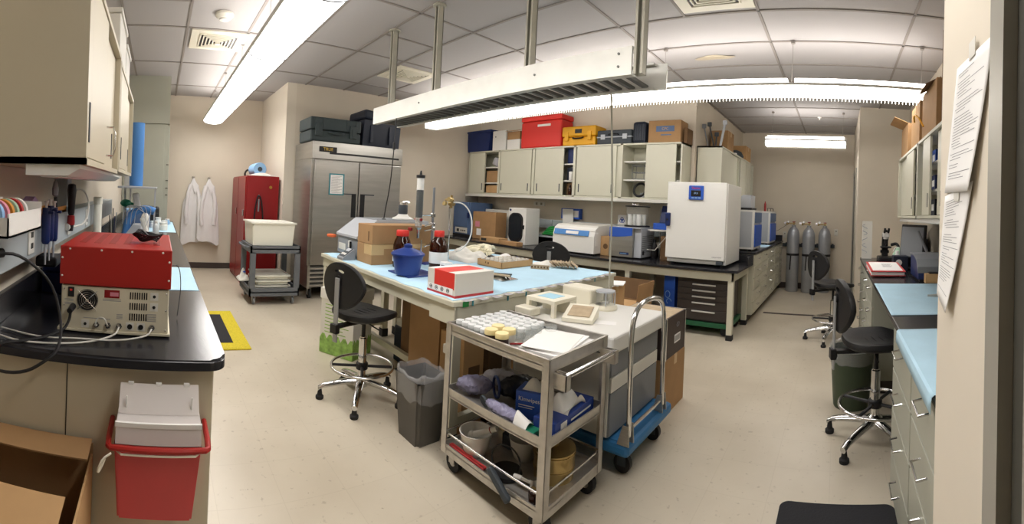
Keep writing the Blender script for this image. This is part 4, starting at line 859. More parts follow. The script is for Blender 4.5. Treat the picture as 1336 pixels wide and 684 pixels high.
for o in [o for o in bpy.data.objects if o.name.startswith('flask')]: tag(o, 'white capped flask standing inside the clear chamber on the freeze dryer', 'flask', 'flasks in the clear chamber')
t = thing('glass_jar', 'tall clear ribbed jar of white caps right of the bell chamber', 'jar', (-2.28, 5.2, 1.166)); MB().lathe([(.06, 0), (.064, .02), (.064, .22), (.055, .26)], seg=22).build('jar_body', 'glassfrost', t, True)
for k in range(6): MB().cyl((0, 0, .02+.035*k), (0, 0, .045+.035*k), .05, seg=16).build('cap_stack', 'white' if k < 3 else 'lightgrey', t)
t.location.z = 1.1665; t.location.y = 5.45-.075
t = thing('wire_shelf', 'white wire shelf bracket beside the freeze dryer', 'shelf', (-2.19, 5.05, bz+.001))
q = MB()
q.box(-.13, .2, -.1, .28, .365, .375)
q.tube([(-.1, -.1, .36), (.18, -.1, .36), (-.02, -.1, .12), (-.13, -.1, .12)], .006, 6); 
for x in (-.12, .22): q.cyl((x, .27, 0), (x, .27, .366), .008, seg=8)
q.build('frame_wire', 'offwhite', t)
t = thing('tip_box', 'open deep blue box with raised lid on the wire shelf', 'box', (-2.17, 5.15, bz+.377))
Bx(-.13, .13, -.09, .09, 0, .08, .006).build('tray', 'brightblue', t); MB().obox((.03, .09, .19), (.26, .02, .24), (-.35, .0, 0), .004).build('lid', 'navy', t)
t = pbox('dark brown upright carton right of the freeze dryer', -2.15, -2.02, 4.98, 5.3, bz+.001, .3, 'carddark', tape_=False)
bottle('bottle', 'dark bottle with white label between freeze dryer and brown carton', 'bottle', (-2.26, 5.04, bz+.001), .04, .25, 'black', 'black')
# incubator
t = thing('incubator', 'large white incubator with blue controller and blue door latch', 'incubator', (-1.6, 5.05, bz+.001))
Bx(-.36, .36, -.3, .36, .025, .96, .008).build('cabinet_body', 'white', t); Bx(-.37, .35, -.34, -.3, .075, .965, .008).build('door', 'white', t)
o = Bx(-.1, .08, -.362, -.34, .76, .925, .012).build('controller', 'brightblue', t)
Bx(-.07, .05, -.366, -.362, .80, .87, .002).build('screen', 'screen', o); text('Thermo', .032, (-.01, -.3665, .895), RSOUTH, 'redbright', o); text('37.0', .028, (-.01, -.367, .835), RSOUTH, 'rolllight', o)
q = MB().box(-.06, -.03, -.365, -.362, .775, .79).box(-.02, .01, -.365, -.362, .775, .79).box(.02, .05, -.365, -.362, .775, .79); q.build('button', 'rolllight', o)
Bx(-.375, -.315, -.375, -.34, .445, .6, .01).build('latch', 'navy', t); MB().cyl((-.345, -.376, .52), (-.345, -.384, .52), .012, seg=12).build('lock', 'black', t)
text('HERATHERM', .02, (.26, -.3405, .115), RSOUTH, 'inklight', t)
for x in (-.31, .3):
    for y in (-.24, .3): MB().cyl((x, y, 0), (x, y, .026), .022, seg=12).build('foot', 'black', t)
Bx(.25, .33, -.335, -.3, .03, .07, .006).build('hinge', 'charcoal', t)
# --- under the bench
t = thing('tool_chest', 'dark brown steel tool chest with bright drawer pulls on a green dolly', 'chest', (-1.485, 4.98, 0))
Bx(-.33, .28, -.21, .3, .145, .70, .004).build('chest_body', 'toolbrown', t)
for k, (z0_, z1_) in enumerate(((.59, .685), (.52, .585), (.45, .515), (.38, .445), (.285, .375), (.16, .28))):
    d = Bx(-.32, .27, -.225, -.21, z0_, z1_, .003).build('drawer', 'toolbrown', t)
    Bx(-.16+(.02 if k else .0), .14, -.242, -.225, z1_-.028, z1_-.012, .003).build('pull', 'galv', d)
MB().cyl((.28, .04, .42), (.284, .04, .42), .03, seg=16).box(.284, .292, .03, .05, .35, .41).build('lock', 'chrome', t)
MB().box(-.36, .31, -.25, .34, .105, .14).box(-.36, .31, -.26, -.245, .1, .15).box(.3, .32, -.25, .34, .1, .15).build('dolly', 'greendark', t)
for x in (-.3, .25):
    for y in (-.18, .27): MB().cyl((x, y-.015, .05), (x, y+.015, .05), .05, seg=18).box(x-.02, x+.02, y-.02, y+.02, .05, .105).build('caster', 'rubber', t, True)
t = thing('folding_case', 'upright deep blue carton between tool chest and open brown box', 'box', (-1.935, 4.95, .001)); Bx(-.07, .07, -.14, .14, .0, .62, .004).build('carton', 'brightblue', t)
q = MB().tube([(-.02+.03*math.cos(a), -.142, .4+.04*math.sin(a)) for a in [2*PI*i/16 for i in range(16)]], .004, 6, True).tube([(.0+.03*math.cos(a), -.142, .32+.03*math.sin(a)) for a in [2*PI*i/16 for i in range(12)]], .004, 6); q.build('printed_mark', 'rolllight', t)
t = thing('cardboard_box', 'open brown box with raised flaps before the north bench', 'box', (-2.3, 4.3, 0))
Bx(-.28, .28, -.2, -.195, .001, .36).build('side_wall', 'cardboard', t); Bx(-.28, .28, .195, .2, .001, .36).build('side_wall', 'cardboard', t); Bx(-.28, -.275, -.2, .2, .001, .36).build('side_wall', 'cardboard', t); Bx(.275, .28, -.2, .2, .001, .36).build('side_wall', 'cardboard', t); Bx(-.28, .28, -.2, .2, .001, .006).build('bottom', 'carddark', t)
MB().obox((0, .24, .47), (.54, .005, .24), (-.35, 0, 0)).build('flap', 'carddark', t); MB().obox((.29, .0, .48), (.005, .4, .24), (0, .1, 0)).build('flap', 'cardboard', t); MB().obox((-.31, 0, .47), (.005, .4, .24), (0, -.3, 0)).build('flap', 'cardboard', t); MB().obox((0, -.2, .365), (.52, .25, .005), (.35, 0, 0)).build('flap', 'cardlight', t)
t = thing('storage_crate', 'dark grey plastic crate under the north bench behind the open box', 'crate', (-3.0, 4.95, .001)); MB().box(-.3, .3, -.18, .18, 0, .3).box(-.32, .32, -.2, .2, .3, .34).build('crate_body', 'charcoal', t)
for x in (-.15, .15): Bx(x-.06, x+.06, -.185, -.18, .12, .24, .003).build('panel', 'black', t)
t = pbox('dark carton in the shadow under the middle of the north bench', -3.65, -3.35, 4.8, 5.2, .001, .4, 'navy', 'storage_box', False)
t = thing('storage_tote', 'long navy tote in the shadow under the left part of the north bench', 'tote', (-4.3, 4.95, .001)); Bx(-.45, .45, -.2, .25, 0, .42, .02).build('tote_body', 'navy', t); Bx(-.46, .46, -.21, .26, .42, .46, .008).build('lid', 'navy', t)
# ================================================================ alcove
t0 = None
for k, (a, b_) in enumerate(((5.5, 6.55), (6.56, 7.3), (7.31, 8.25))):
    t = thing('base_cabinet', ('beige drawer cabinet in the alcove, nearest to the black desk end', 'beige drawer cabinet in the middle of the alcove row', 'beige drawer cabinet at the cylinder end of the alcove row')[k], 'cabinet', (0, 0, 0))
    xf = -1.07
    Bx(-1.92, xf, a, b_, .1, .876).build('body', 'cab', t); Bx(-1.92, xf-.06, a, b_, .001, .1).build('plinth', 'base', t)
    nd = 2 if k != 1 else 1; w = (b_-a)/nd
    for j in range(nd):
        ya, yb = a+j*w+.012, a+(j+1)*w-.012
        for i in range(5):
            z0_ = .115+.152*i; d = Bx(xf, xf+.018, ya, yb, z0_, z0_+.144, .003).build('drawer', 'cab', t)
            ym = (ya+yb)/2; MB().tube([(xf+.018, ym-.05, z0_+.09), (xf+.045, ym-.05, z0_+.085), (xf+.045, ym+.05, z0_+.085), (xf+.018, ym+.05, z0_+.09)], .004, 6).build('pull', 'chrome', d)
t = thing('worktop', 'black worktop on the drawer cabinets of the alcove', 'worktop', (0, 0, 0)); Bx(-1.925, -1.04, 5.48, 8.3, .878, .91, .006).build('slab', 'epoxy', t); Bx(-1.925, -1.9, 5.48, 8.3, .91, 1.01, .004).build('backsplash', 'epoxy', t); Bx(-1.9, -1.06, 8.28, 8.3, .91, 1.01, .004).build('end_splash', 'epoxy', t)
tag(Bx(-1.3, -1.05, 6.35, 6.85, .9105, .912).build('bench_paper', 'paperblue'), 'blue bench paper between the two grey analyzers of the alcove', 'bench paper')
for k, (ya, yb, lb) in enumerate(((5.62, 6.15, 'grey and white boxy analyzer with blue front, nearer the incubator'), (6.95, 7.6, 'grey and white boxy analyzer with blue front, nearer the gas cylinders'))):
    t = thing('analyzer', lb, 'analyzer', (0, 0, .911))
    Bx(-1.7, -1.11, ya, yb, .03, .53, .01).build('body', 'lightgrey', t); MB().box(-1.13, -1.1, ya-.004, ya+.03, .03, .535).box(-1.13, -1.1, yb-.03, yb+.004, .03, .535).box(-1.7, -1.1, ya-.004, yb+.004, .515, .54).box(-1.7, -1.1, ya-.004, yb+.004, .02, .045).build('frame', 'white', t)
    Bx(-1.115, -1.085, ya+.03, yb-.03, .05, .34, .004).build('lower_door', 'brightblue', t); Bx(-1.115, -1.09, ya+.03, yb-.03, .37, .51, .004).build('upper_panel', 'bluegrey', t)
    q = MB()
    for j in range(9): q.box(-1.55+.03*j, -1.535+.03*j, ya-.005, ya, .2, .38)
    q.build('vent_slot', 'grey', t)
    for x in (-1.62, -1.16):
        for y in (ya+.05, yb-.05): MB().cyl((x, y, 0), (x, y, .03), .02, seg=10).build('foot', 'black', t)
t = thing('sample_loader', 'grey wedge shaped unit on top of the nearer analyzer', 'instrument', (0, 0, 1.452)); Bx(-1.5, -1.15, 5.66, 6.0, 0, .03, .004).build('base', 'black', t); MB().prism([(-1.48, .03), (-1.17, .03), (-1.17, .2), (-1.27, .2), (-1.48, .09)], 'y', 5.68, 5.98).build('housing', 'lightgrey', t)
t = thing('wire_rail', 'thin dark rail with small bottle on the farther analyzer top', 'rail', (0, 0, 1.452)); q = MB().cyl((-1.15, 6.97, .05), (-1.15, 7.58, .05), .005, seg=6)
for y in (6.97, 7.28, 7.58): q.cyl((-1.15, y, 0), (-1.15, y, .05), .005, seg=6)
q.build('rail_wire', 'cab_dark', t); MB().lathe([(.02, 0), (.02, .12), (.008, .15), (.008, .17)], (-1.25, 7.3, 0), 12).build('vial', 'redcab', t, True)
# upper cabinets of the alcove (front looks east)
t = slider(5.58, 6.6, -1.57, -1.925, 1.5, 2.3, 'tall wall cabinet in the alcove behind the incubator with open slot', [(5.62, 6.1, 0, (6.05,)), (6.14, 6.58, 1, ())], axis='x', shelves=(1.75, 2.0))
t = slider(6.6, 7.75, -1.57, -1.925, 1.5, 2.3, 'farther wall cabinet in the alcove toward the gas cylinders', [(6.72, 7.15, 0, (7.1,)), (7.2, 7.55, 0, (7.25,))], axis='x', shelves=(1.75, 2.0))
t = thing('tool_stand', 'flat dark stand plate under the tools on the near alcove cabinet', 'stand', (-1.75, 5.75, 2.301))
for k, (x, y, tx, h, m_) in enumerate(((-.08, .02, -.07, .3, 'grey'), (-.0, .05, -.08, .33, 'charcoal'), (.1, .0, .06, .34, 'lightgrey'), (.03, .02, .01, .18, 'charcoal'))):
    o = MB().cyl((x, y, .013), (x+tx, y, h), .018 if k == 2 else .01, seg=10).box(x+tx-.03, x+tx+.03, y-.015, y+.015, h-.02, h+.04, .006).build('hand_tool', m_); o.location = (-1.75, 5.75, 2.301); tag(o, ('grey long tool leaning toward the wall on the near alcove cabinet', 'dark long tool leaning toward the wall on the near alcove cabinet', 'thick pale tube tool leaning outward on the near alcove cabinet', 'short dark tool in the middle of the tools on the near alcove cabinet')[k], 'tool', 'tools on the near alcove cabinet')
Bx(-.12, .14, -.02, .1, 0, .012, .002).build('stand_base', 'cab_dark', t)
pbox('brown carton on the near alcove cabinet behind the tools', -1.88, -1.62, 6.05, 6.4, 2.301, .3, 'cardboard')
t = pbox('brown carton on the far alcove cabinet top', -1.85, -1.6, 7.2, 7.6, 2.301, .26, 'cardlight')
t = thing('helmet', 'small dark rounded object beside the far alcove carton', 'case', (-1.7, 6.85, 2.301)); MB().lathe([(.13, 0), (.14, .03), (.1, .1), (.03, .13)], seg=20).build('shell', 'charcoal', t, True); Bx(-.1, .1, -.1, .1, 0, .012, .002).build('rim', 'black', t)
o = tag(Bx(-1.74, -1.64, 6.65, 6.72, 2.302, 2.36, .002).build('paper_stack', 'paper'), 'low white paper bundle beside the dark rounded case', 'paper')
# gas cylinders
def gas(label, x, y):
    t = thing('gas_cylinder', label, 'cylinder', (x, y, .001), 0, 'grey gas cylinders against the alcove wall')
    MB().lathe([(.105, 0), (.115, .015), (.115, 1.0), (.112, 1.06), (.095, 1.12), (.065, 1.165), (.04, 1.185), (.038, 1.22)], seg=32).build('cylinder_body', 'gas', t, True)
    MB().lathe([(.118, .66), (.118, .7)], seg=32).build('band', 'black', t); 
    MB().obox((-.03, -.117, .54), (.022, .006, .27), (0, .04, 0)).build('strap_end', 'black', t)
    MB().cyl((0, 0, 1.22), (0, 0, 1.27), .016, seg=12).cyl((-.03, 0, 1.25), (.03, 0, 1.25), .011, seg=10).build('valve', 'brass', t)
    MB().cyl((0, 0, 1.27), (0, 0, 1.285), .032, .028, seg=14).build('handwheel', 'redcab', t)
    r = MB().cyl((-.03, 0, 1.25), (-.12, 0, 1.245), .013, seg=12).sphere((-.12, 0, 1.24), .022, (1, 1, 1), 14, 10).build('regulator', 'brass', t, True)
    MB().cyl((-.1, -.02, 1.27), (-.1, -.04, 1.28), .024, seg=18).cyl((-.155, -.02, 1.25), (-.155, -.04, 1.26), .022, seg=18).build('gauge', 'chrome', r, True)
    MB().cyl((-.1, -.04, 1.28), (-.1, -.042, 1.281), .018, seg=18).build('dial', 'whitematte', r)
    return t
gas('grey gas cylinder, the one nearest the drawer cabinets', -.82, 8.02); gas('grey gas cylinder standing in the middle of the three', -.53, 7.98); gas('grey gas cylinder nearest the far stool, right end of three', -.24, 8.06)
t = thing('strap_rail', 'grey strap rail on the alcove wall behind the gas cylinders', 'bracket', (0, 0, 0)); Bx(-1.05, -.05, 8.28, 8.329, .8, .86, .003).build('rail', 'charcoal', t)
for x in (-.97, -.67, -.38, -.09): Bx(x-.02, x+.02, 8.26, 8.28, .8, .88, .003).build('hook', 'charcoal', t)
cable('gas_line', 'thin tubing looping between the gas cylinder regulators', [(-.95, 8.0, 1.22), (-1.1, 8.1, 1.12), (-1.2, 8.25, 1.08), (-1.25, 8.3, 1.2)], .005, 'chrome')
t = thing('outlet', 'wall outlet plate right of the gas cylinders', 'outlet', (-.03, 8.328, 1.1)); Bx(-.035, .035, -.01, 0, -.06, .06, .002).build('plate', 'offwhite', t); Bx(-.012, .012, -.012, -.01, .01, .035).each('socket', 'cab_in', t)
t = thing('outlet', 'wall outlet plate behind the regulators at the drawer side', 'outlet', (-1.02, 8.328, 1.02)); Bx(-.035, .035, -.01, 0, -.06, .06, .002).build('plate', 'offwhite', t); Bx(-.012, .012, -.012, -.01, .01, .035).each('socket', 'cab_in', t)
# ================================================================ island of two lab tables
TZ = .84
def lab_table(label, y0, y1, x0=-3.8, x1=-1.83):
    t = thing('lab_table', label, 'table', ((x0+x1)/2, (y0+y1)/2, 0), 0); a, b_ = (x1-x0)/2, (y1-y0)/2
    Bx(-a, a, -b_, b_, TZ-.03, TZ, .004).build('top', 'cab', t)
    q = MB().box(-a+.02, a-.01, -b_+.02, -b_+.04, TZ-.105, TZ-.03).box(-a+.02, a-.01, b_-.04, b_-.02, TZ-.105, TZ-.03).box(a-.03, a-.01, -b_+.02, b_-.02, TZ-.115, TZ-.03).box(-a+.01, -a+.03, -b_+.02, b_-.02, TZ-.115, TZ-.03)
    q.build('apron', 'cab', t)
    Bx(a-.24, a-.004, -b_+.012, -b_+.02, TZ-.135, TZ-.03, .002).build('corner_plate', 'cab_warm' if 0 else 'cab', t)
    for x in (-a+.05, a-.05):
        for y in (-b_+.055, b_-.055):
            l = Bx(x-.03, x+.03, y-.03, y+.03, .08, TZ-.03, .003).build('leg', 'cab', t); Bx(x-.034, x+.034, y-.034, y+.034, .001, .08, .003).build('foot', 'rubber', l)
        Bx(x-.02, x+.02, -b_+.085, b_-.085, .12, .17, .002).build('end_rail', 'cab', t)
    Bx(-a+.07, a-.07, -.02, .02, .12, .17, .002).build('stretcher', 'cab', t)
    return t
lab_table('beige lab table of the island, the half facing the black bench', 1.52, 2.27)
lab_table('beige lab table of the island, the half facing the north wall', 2.31, 3.3)
# blue absorbent cover, with worn taped edge on the east side
t = thing('bench_paper', 'large light blue absorbent paper covering the whole island top', 'bench paper', (0, 0, 0))
q = MB()
pts = [(-3.79, 1.545)] + [(-3.79+.0+(1.93)*i/24, 1.535+.012*math.sin(i*1.7)+.004*(i % 3)) for i in range(1, 25)] + [(-1.85+.012*math.sin(j*2.3)-.012*(j % 2), 1.56+1.72*j/20) for j in range(1, 21)] + [(-3.79, 3.28)]
q.prism(pts, 'z', TZ+.0008, TZ+.0035); q.build('paper_sheet', 'paperblue', t)
q = MB()
for j in range(15):
    y = 1.62+.108*j; q.obox((-1.832+.006*(j % 2), y, TZ+.0012), (.045+.02*(j % 3), .06, .0014), (0, 0, .15*math.sin(j)))
q.each('tape_piece', 'bagclear', t)
q = MB()
for j, y in enumerate((1.66, 1.95, 2.12, 2.6, 2.95)): q.obox((-1.8285, y, TZ-.02-.006*(j % 2)), (.001, .014, .03))
q.each('tape_tab', 'teal', t)
Bx(-1.8295, -1.828, 1.585, 1.63, TZ-.035, TZ-.004).build('green_tape', 'green', t)
Z = TZ+.0036
# grey shaker / incubator with sloped lid
t = thing('shaking_incubator', 'grey shaking incubator with sloped pale lid and orange handle on the island', 'incubator', (0, 0, Z))
MB().prism([(1.68, .02), (1.68, .175), (2.42, .175), (2.42, .02)], 'x', -3.78, -3.36).build('base_body', 'midgrey', t)
MB().prism([(1.665, .18), (1.665, .2), (1.86, .345), (2.42, .345), (2.42, .18)], 'x', -3.79, -3.35).build('lid', 'lightgrey', t)
MB().prism([(1.88, .3455), (1.88, .35), (2.3, .35), (2.3, .3455)], 'x', -3.74, -3.4).build('lid_panel', 'midgrey', t)
MB().obox((-3.8, 1.62, .165), (.09, .05, .03), (0, 0, .3), .01).build('orange_handle', 'orange', t)
MB().obox((-3.5, 1.672, .12), (.03, .02, .06), (0, 0, 0), .004).build('latch', 'white', t); Bx(-3.485, -3.47, 1.66, 1.675, .08, .145, .002).build('latch_bar', 'black', t)
Bx(-3.75, -3.6, 1.676, 1.68, .05, .11, .002).build('label', 'offwhite', t)
for x in (-3.72, -3.42):
    for y in (1.74, 2.36): MB().cyl((x, y, 0), (x, y, .022), .02, seg=10).build('foot', 'rubber', t)
MB().cyl((-3.46, 1.99, .3505), (-3.46, 1.99, .356), .02, seg=14).build('cable_gland', 'black', t)
t = thing('control_pad', 'grey sloped keypad unit beside the carton on the island', 'controller', (-3.4, 1.6, Z))
MB().prism([(-.06, 0), (.055, 0), (.055, .085), (.04, .09), (-.06, .02)], 'x', -.065, .06).build('housing', 'midgrey', t)
MB().obox((-.003, -.008, .061), (.1, .105, .003), (.63, 0, 0)).build('panel', 'charcoal', t)
MB().obox((-.003, .018, .082), (.07, .035, .003), (.63, 0, 0)).build('display', 'lightgrey', t)
for k in range(3): MB().obox((-.033+.03*k, -.026, .05), (.022, .022, .004), (.63, 0, 0)).build('key', 'whitematte', t)
t = thing('dispenser', 'grey bottle dispenser head with chrome spout on the shaker lid', 'dispenser', (-3.5, 2.22, Z+.351))
MB().lathe([(.1, 0), (.1, .012), (.06, .03), (.045, .05)], seg=24).build('base', 'white', t, True); MB().lathe([(.042, .05), (.045, .06), (.045, .13), (.04, .14)], seg=20).build('head', 'charcoal', t, True)
MB().lathe([(.043, .14), (.04, .165), (.0, .175)][:2], seg=20).tube([(.0, 0, .16), (.05, .01, .175), (.08, .02, .16)], .01, 8, smooth=1).build('spout', 'chrome', t, True)
# two stacked cartons
t = thing('cardboard_box', 'taped brown carton on the island before the grey shaker, under another carton', 'box', (0, 0, Z))
Bx(-3.33, -3.07, 1.665, 2.25, .0, .165, .003).build('carton', 'cardboard', t)
MB().box(-3.2, -3.069, 1.664, 1.78, .08, .1655).box(-3.071, -3.069, 1.78, 2.2, .13, .1655).build('tape', 'tape', t)
t = thing('cardboard_box', 'brown carton with a dark hand slot stacked on another before the grey shaker', 'box', (0, 0, Z))
Bx(-3.33, -3.07, 1.665, 2.25, .167, .325, .003).build('carton', 'cardboard', t)
Bx(-3.14, -3.12, 1.6635, 1.665, .19, .27).build('hand_slot', 'carddark', t)
def amber(label, loc, s=1., capm='redbright', cr=.042):
    t = thing('amber_bottle', label, 'bottle', loc, 0, 'amber bottles on the island')
    MB().lathe([(.068*s, 0), (.072*s, .01), (.072*s, .17*s), (.062*s, .21*s), (cr*.95, .235*s), (cr*.9, .25*s)], seg=28).build('bottle_body', 'amber', t, True)
    MB().lathe([(cr*.95, .245*s), (cr, .25*s), (cr, .285*s), (cr*.9, .292*s)], seg=24).build('cap', capm, t, True)
    MB().lathe([(.0728*s, .045*s), (.0728*s, .13*s)], seg=28).build('label', 'paper', t, True)
    return t
amber('amber bottle with red cap behind the blue lidded bucket', (-2.95, 1.88, Z), 1.02, cr=.052)
amber('amber bottle with red cap and white label beside the retort stands', (-2.79, 2.13, Z), 1.05)
t = thing('bucket', 'dark blue lidded plastic bucket on the island edge', 'bucket', (-2.6, 1.71, Z+.012))
MB().lathe([(.085, .0), (.088, .008), (.112, .135), (.112, .14)], seg=32).build('bucket_body', 'bucketblue', t, True)
MB().lathe([(.122, .138), (.122, .15), (.1, .165), (.03, .19), (.03, .21), (.012, .22)], seg=32).build('lid', 'bucketblue', t, True)
def stand(label, x, y, h, bx=.11, by=.07, rz=0, rod='chrome', r_=.006):
    t = thing('retort_stand', label, 'stand', (x, y, Z), rz, 'retort stands on the island')
    Bx(-bx, bx, -by, by, 0, .011, .004).build('base_plate', 'bucketblue', t); MB().cyl((0, by*.4, .011), (0, by*.4, h), r_, seg=12).build('rod', rod, t); return t
stand('low retort stand with blue base under the bucket edge', -2.65, 1.80, .25, .14, .14, 0)
t = stand('tall retort stand holding the black packed glass column', -3.01, 2.19, .66, .05, .07, 0, 'grey', .011)
for z in (.17, .30, .34, .42):
    q = MB().cyl((0, .03, z), (.1 if z < .4 else -.03, -.12, z-.005), .006, seg=8).box(-.015, .015, .012, .045, z-.016, z+.016, .003); q.build('clamp', 'chrome', t)
MB().tube([(0, .03, .19), (.08, -.02, .17), (.13, -.03, .13), (.12, -.03, .08)], .01, 8, smooth=2).build('side_clamp', 'chrome', t, True)
MB().obox((.0, -.2, .3), (.035, .03, .03), (0, 0, .4), .006).build('red_clamp_grip', 'redcab', t)
t = thing('glass_column', 'glass column packed with black powder clamped upright over the island', 'column', (-2.95, 2.03, Z))
MB().lathe([(.03, .32), (.033, .34), (.033, .72), (.03, .73)], seg=24).build('tube_wall', 'glass', t, True); MB().cyl((0, 0, .40), (0, 0, .63), .029, seg=24).build('packing', 'liquid', t, True)
MB().cyl((0, 0, .3305), (0, 0, .40), .029, seg=24).build('lower_frit', 'trayink', t, True); MB().cyl((0, 0, .63), (0, 0, .728), .029, seg=24).build('upper_layer', 'whitematte', t, True)
MB().lathe([(.037, .73), (.037, .752), (.012, .756), (.006, .79)], seg=20).build('top_cap', 'black', t, True); MB().cyl((0, 0, .756), (0, 0, .79), .005, seg=8).build('nipple', 'whitematte', t)
MB().lathe([(.012, .23), (.016, .3), (.033, .318)], seg=18).build('bottom_fitting', 'chrome', t, True); MB().cyl((-.05, 0, .385), (.04, 0, .385), .012, seg=10).build('clamp_ring', 'redcab', t)
t = thing('gas_regulator', 'brass gas regulator with white hose above the island', 'regulator', (-2.9, 2.31, Z))
q = MB().cyl((-.0, 0, .53), (.05, 0, .53), .022, seg=16).sphere((.02, 0, .56), .022).cyl((.02, 0, .49), (.02, 0, .6), .012, seg=12).cyl((-.03, -.02, .56), (.06, -.03, .56), .012, seg=12)
q.build('regulator_body', 'brass', t, True); MB().cyl((.045, -.03, .56), (.05, -.055, .565), .02, seg=16).cyl((-.02, -.03, .525), (-.02, -.05, .53), .02, seg=16).each('gauge', 'brass', t, True)
MB().tube([(.05, 0, .54), (.12, .04, .54), (.17, .08, .48), (.19, .1, .38), (.18, .1, .25), (.13, .06, .15), (.06, .04, .12)], .0055, 10, smooth=2).build('hose', 'whitematte', t, True)
MB().tube([(.0, .0, .5), (.01, .0, .3), (0, .01, .012)], .006, 8).cyl((0, .01, 0), (0, .01, .012), .03, seg=14).build('support_rod', 'chrome', t)
t = thing('small_box', 'small white printed carton beside the amber bottles', 'box', (-2.63, 2.09, Z)); Bx(-.035, .035, -.035, .035, 0, .075, .002).build('carton', 'paper', t); MB().box(-.02, .02, -.0358, -.035, .03, .055).box(.035, .0358, -.015, .015, .03, .05).each('print', 'inklight', t)
t = thing('label_box', 'red and white reagent kit box at the island corner near the steel cart', 'box', (0, 0, Z))
Bx(-2.16, -1.89, 1.575, 1.88, 0, .14, .003).build('carton', 'offwhite', t)
MB().box(-2.09, -1.9, 1.5738, 1.575, .045, .1402).box(-2.1, -1.96, 1.575, 1.86, .14, .1408).build('red_panel', 'redbright', t)
MB().box(-2.16, -1.889, 1.5735, 1.575, 0, .012).box(-1.89, -1.8885, 1.575, 1.88, 0, .014).build('red_stripe', 'tapered', t)
o = Bx(-2.15, -1.91, 1.5728, 1.5735, .014, .05).build('white_label', 'paper', t)
q = MB()
for k in range(4): q.tube([(-2.12+.055*k+.012*math.cos(a), 1.5722, .032+.011*math.sin(a)) for a in [2*PI*i/14 for i in range(14)]], .0015, 5, True).box(-2.125+.055*k, -2.115+.055*k, 1.572, 1.5728, .028, .036)
q.each('hazard_symbol', 'ink', o); Bx(-2.155, -2.11, 1.59, 1.86, .14, .1405).build('top_label', 'paper', t)
t = thing('vial_tray', 'low brown cardboard tray full of clear capped vials on the island', 'tray', (0, 0, Z))
MB().box(-2.83, -2.53, 2.60, 3.0, 0, .004).box(-2.83, -2.53, 2.60, 2.604, 0, .055).box(-2.83, -2.53, 2.996, 3.0, 0, .055).box(-2.83, -2.826, 2.6, 3.0, 0, .055).box(-2.534, -2.53, 2.6, 3.0, 0, .055).build('tray_body', 'cardlight', t)
MB().box(-2.73, -2.72, 2.5985, 2.6, .025, .04).box(-2.7, -2.685, 2.5985, 2.6, .022, .038).build('hand_mark', 'carddark', t)
v0 = None
for i in range(5):
    for j in range(7):
        x, y = -2.8+.055*i+.012, 2.63+.0555*j
        if v0 is None:
            v0 = thing('sample_vial', 'clear vial with white cap standing in the brown cardboard tray', 'vial', (x, y, Z+.005), 0, 'vials in the cardboard tray')
            MB().lathe([(.017, 0), (.018, .004), (.018, .042)], seg=12).build('vial_body', 'glassfrost', v0, True); MB().lathe([(.019, .042), (.019, .056)], seg=12).build('cap', 'offwhite', v0, True)
        else: dup(v0, (x, y, Z+.005))
t = thing('wrapped_tools', 'metal tools in clear wrap lying on the island between box and tray', 'tools', (0, 0, Z))
MB().grid(-2.36, -2.12, 2.2, 2.36, lambda u, v: .006+.022*math.sin(PI*u)*math.sin(PI*v)*(1+.4*math.sin(11*u)), 16, 12, .005).build('clear_wrap', 'foil', t, True)
q = MB()
q.cyl((-2.5, 2.28, .01), (-2.24, 2.42, .014), .006, seg=8).cyl((-2.46, 2.2, .01), (-2.14, 2.3, .03), .008, seg=8).cyl((-2.5, 2.22, .006), (-2.3, 2.19, .01), .004, seg=8); q.build('tool', 'charcoal', t)
MB().obox((-2.2, 2.25, .032), (.16, .03, .015), (0, 0, .3), .006).build('tan_handle', 'kraft', t)
t = thing('plastic_bag', 'white crumpled plastic bag on the island behind the amber bottles', 'bag', (0, 0, Z)); MB().grid(-3.4, -2.9, 2.55, 2.9, lambda u, v: .004+.08*math.sin(PI*u)**.5*math.sin(PI*v)**.5*(1+.3*math.sin(13*u+5*v)+.2*math.sin(19*v-7*u)), 30, 26, .003).build('bag_body', 'sack', t, True)
for k, (x, y, z, rx, rz_) in enumerate(((-3.3, 3.0, .05, .3, .5), (-3.18, 3.08, .07, -.3, 2.2), (-3.32, 3.14, .06, .2, 1.2), (-3.1, 3.0, .04, .4, -.6), (-3.22, 2.93, .04, 0, .2))):
    q = MB().tube([(-.11, 0, 0), (-.03, .02, .03), (.05, 0, .02)], .028, 10, smooth=1)
    for f in range(4): q.tube([(.05, -.02+.014*f, .02), (.085, -.03+.02*f, .03-.006*f), (.11, -.035+.024*f, .01)], .008, 6, smooth=1)
    o = q.jit(.006, k, 22).xf(Matrix.Rotation(rz_, 4, 'Z') @ Matrix.Rotation(rx, 4, 'X')).build('rubber_glove', 'gloves', None, True); o.location = (x, y, Z+z)
    tag(o, 'pale rubber glove in the crumpled pile on the far side of the island', 'glove', 'rubber gloves on the island')
o = MB().grid(-3.33, -3.1, 2.95, 3.12, lambda u, v: Z+.008+.03*math.sin(PI*u)*math.sin(PI*v), 10, 10, .006).build('cloth_pad', 'charcoal', None, True); tag(o, 'dark cloth pad beneath the pile of pale rubber gloves', 'cloth')
t = thing('foil_packet', 'white and blue printed packets beside the vial tray', 'packet', (0, 0, Z)); MB().grid(-3.05, -2.87, 2.92, 3.2, lambda u, v: .006+.045*math.sin(PI*u)*math.sin(PI*v)*(1+.3*math.sin(12*v)), 14, 18, .006).build('packet_body', 'whitematte', t, True)
q = MB()
for k in range(6): q.obox((-2.868+.0*k, 2.95+.04*k, .02), (.03, .026, .012), (0, -.5, .2*k))
q.build('blue_print', 'brightblue', t)
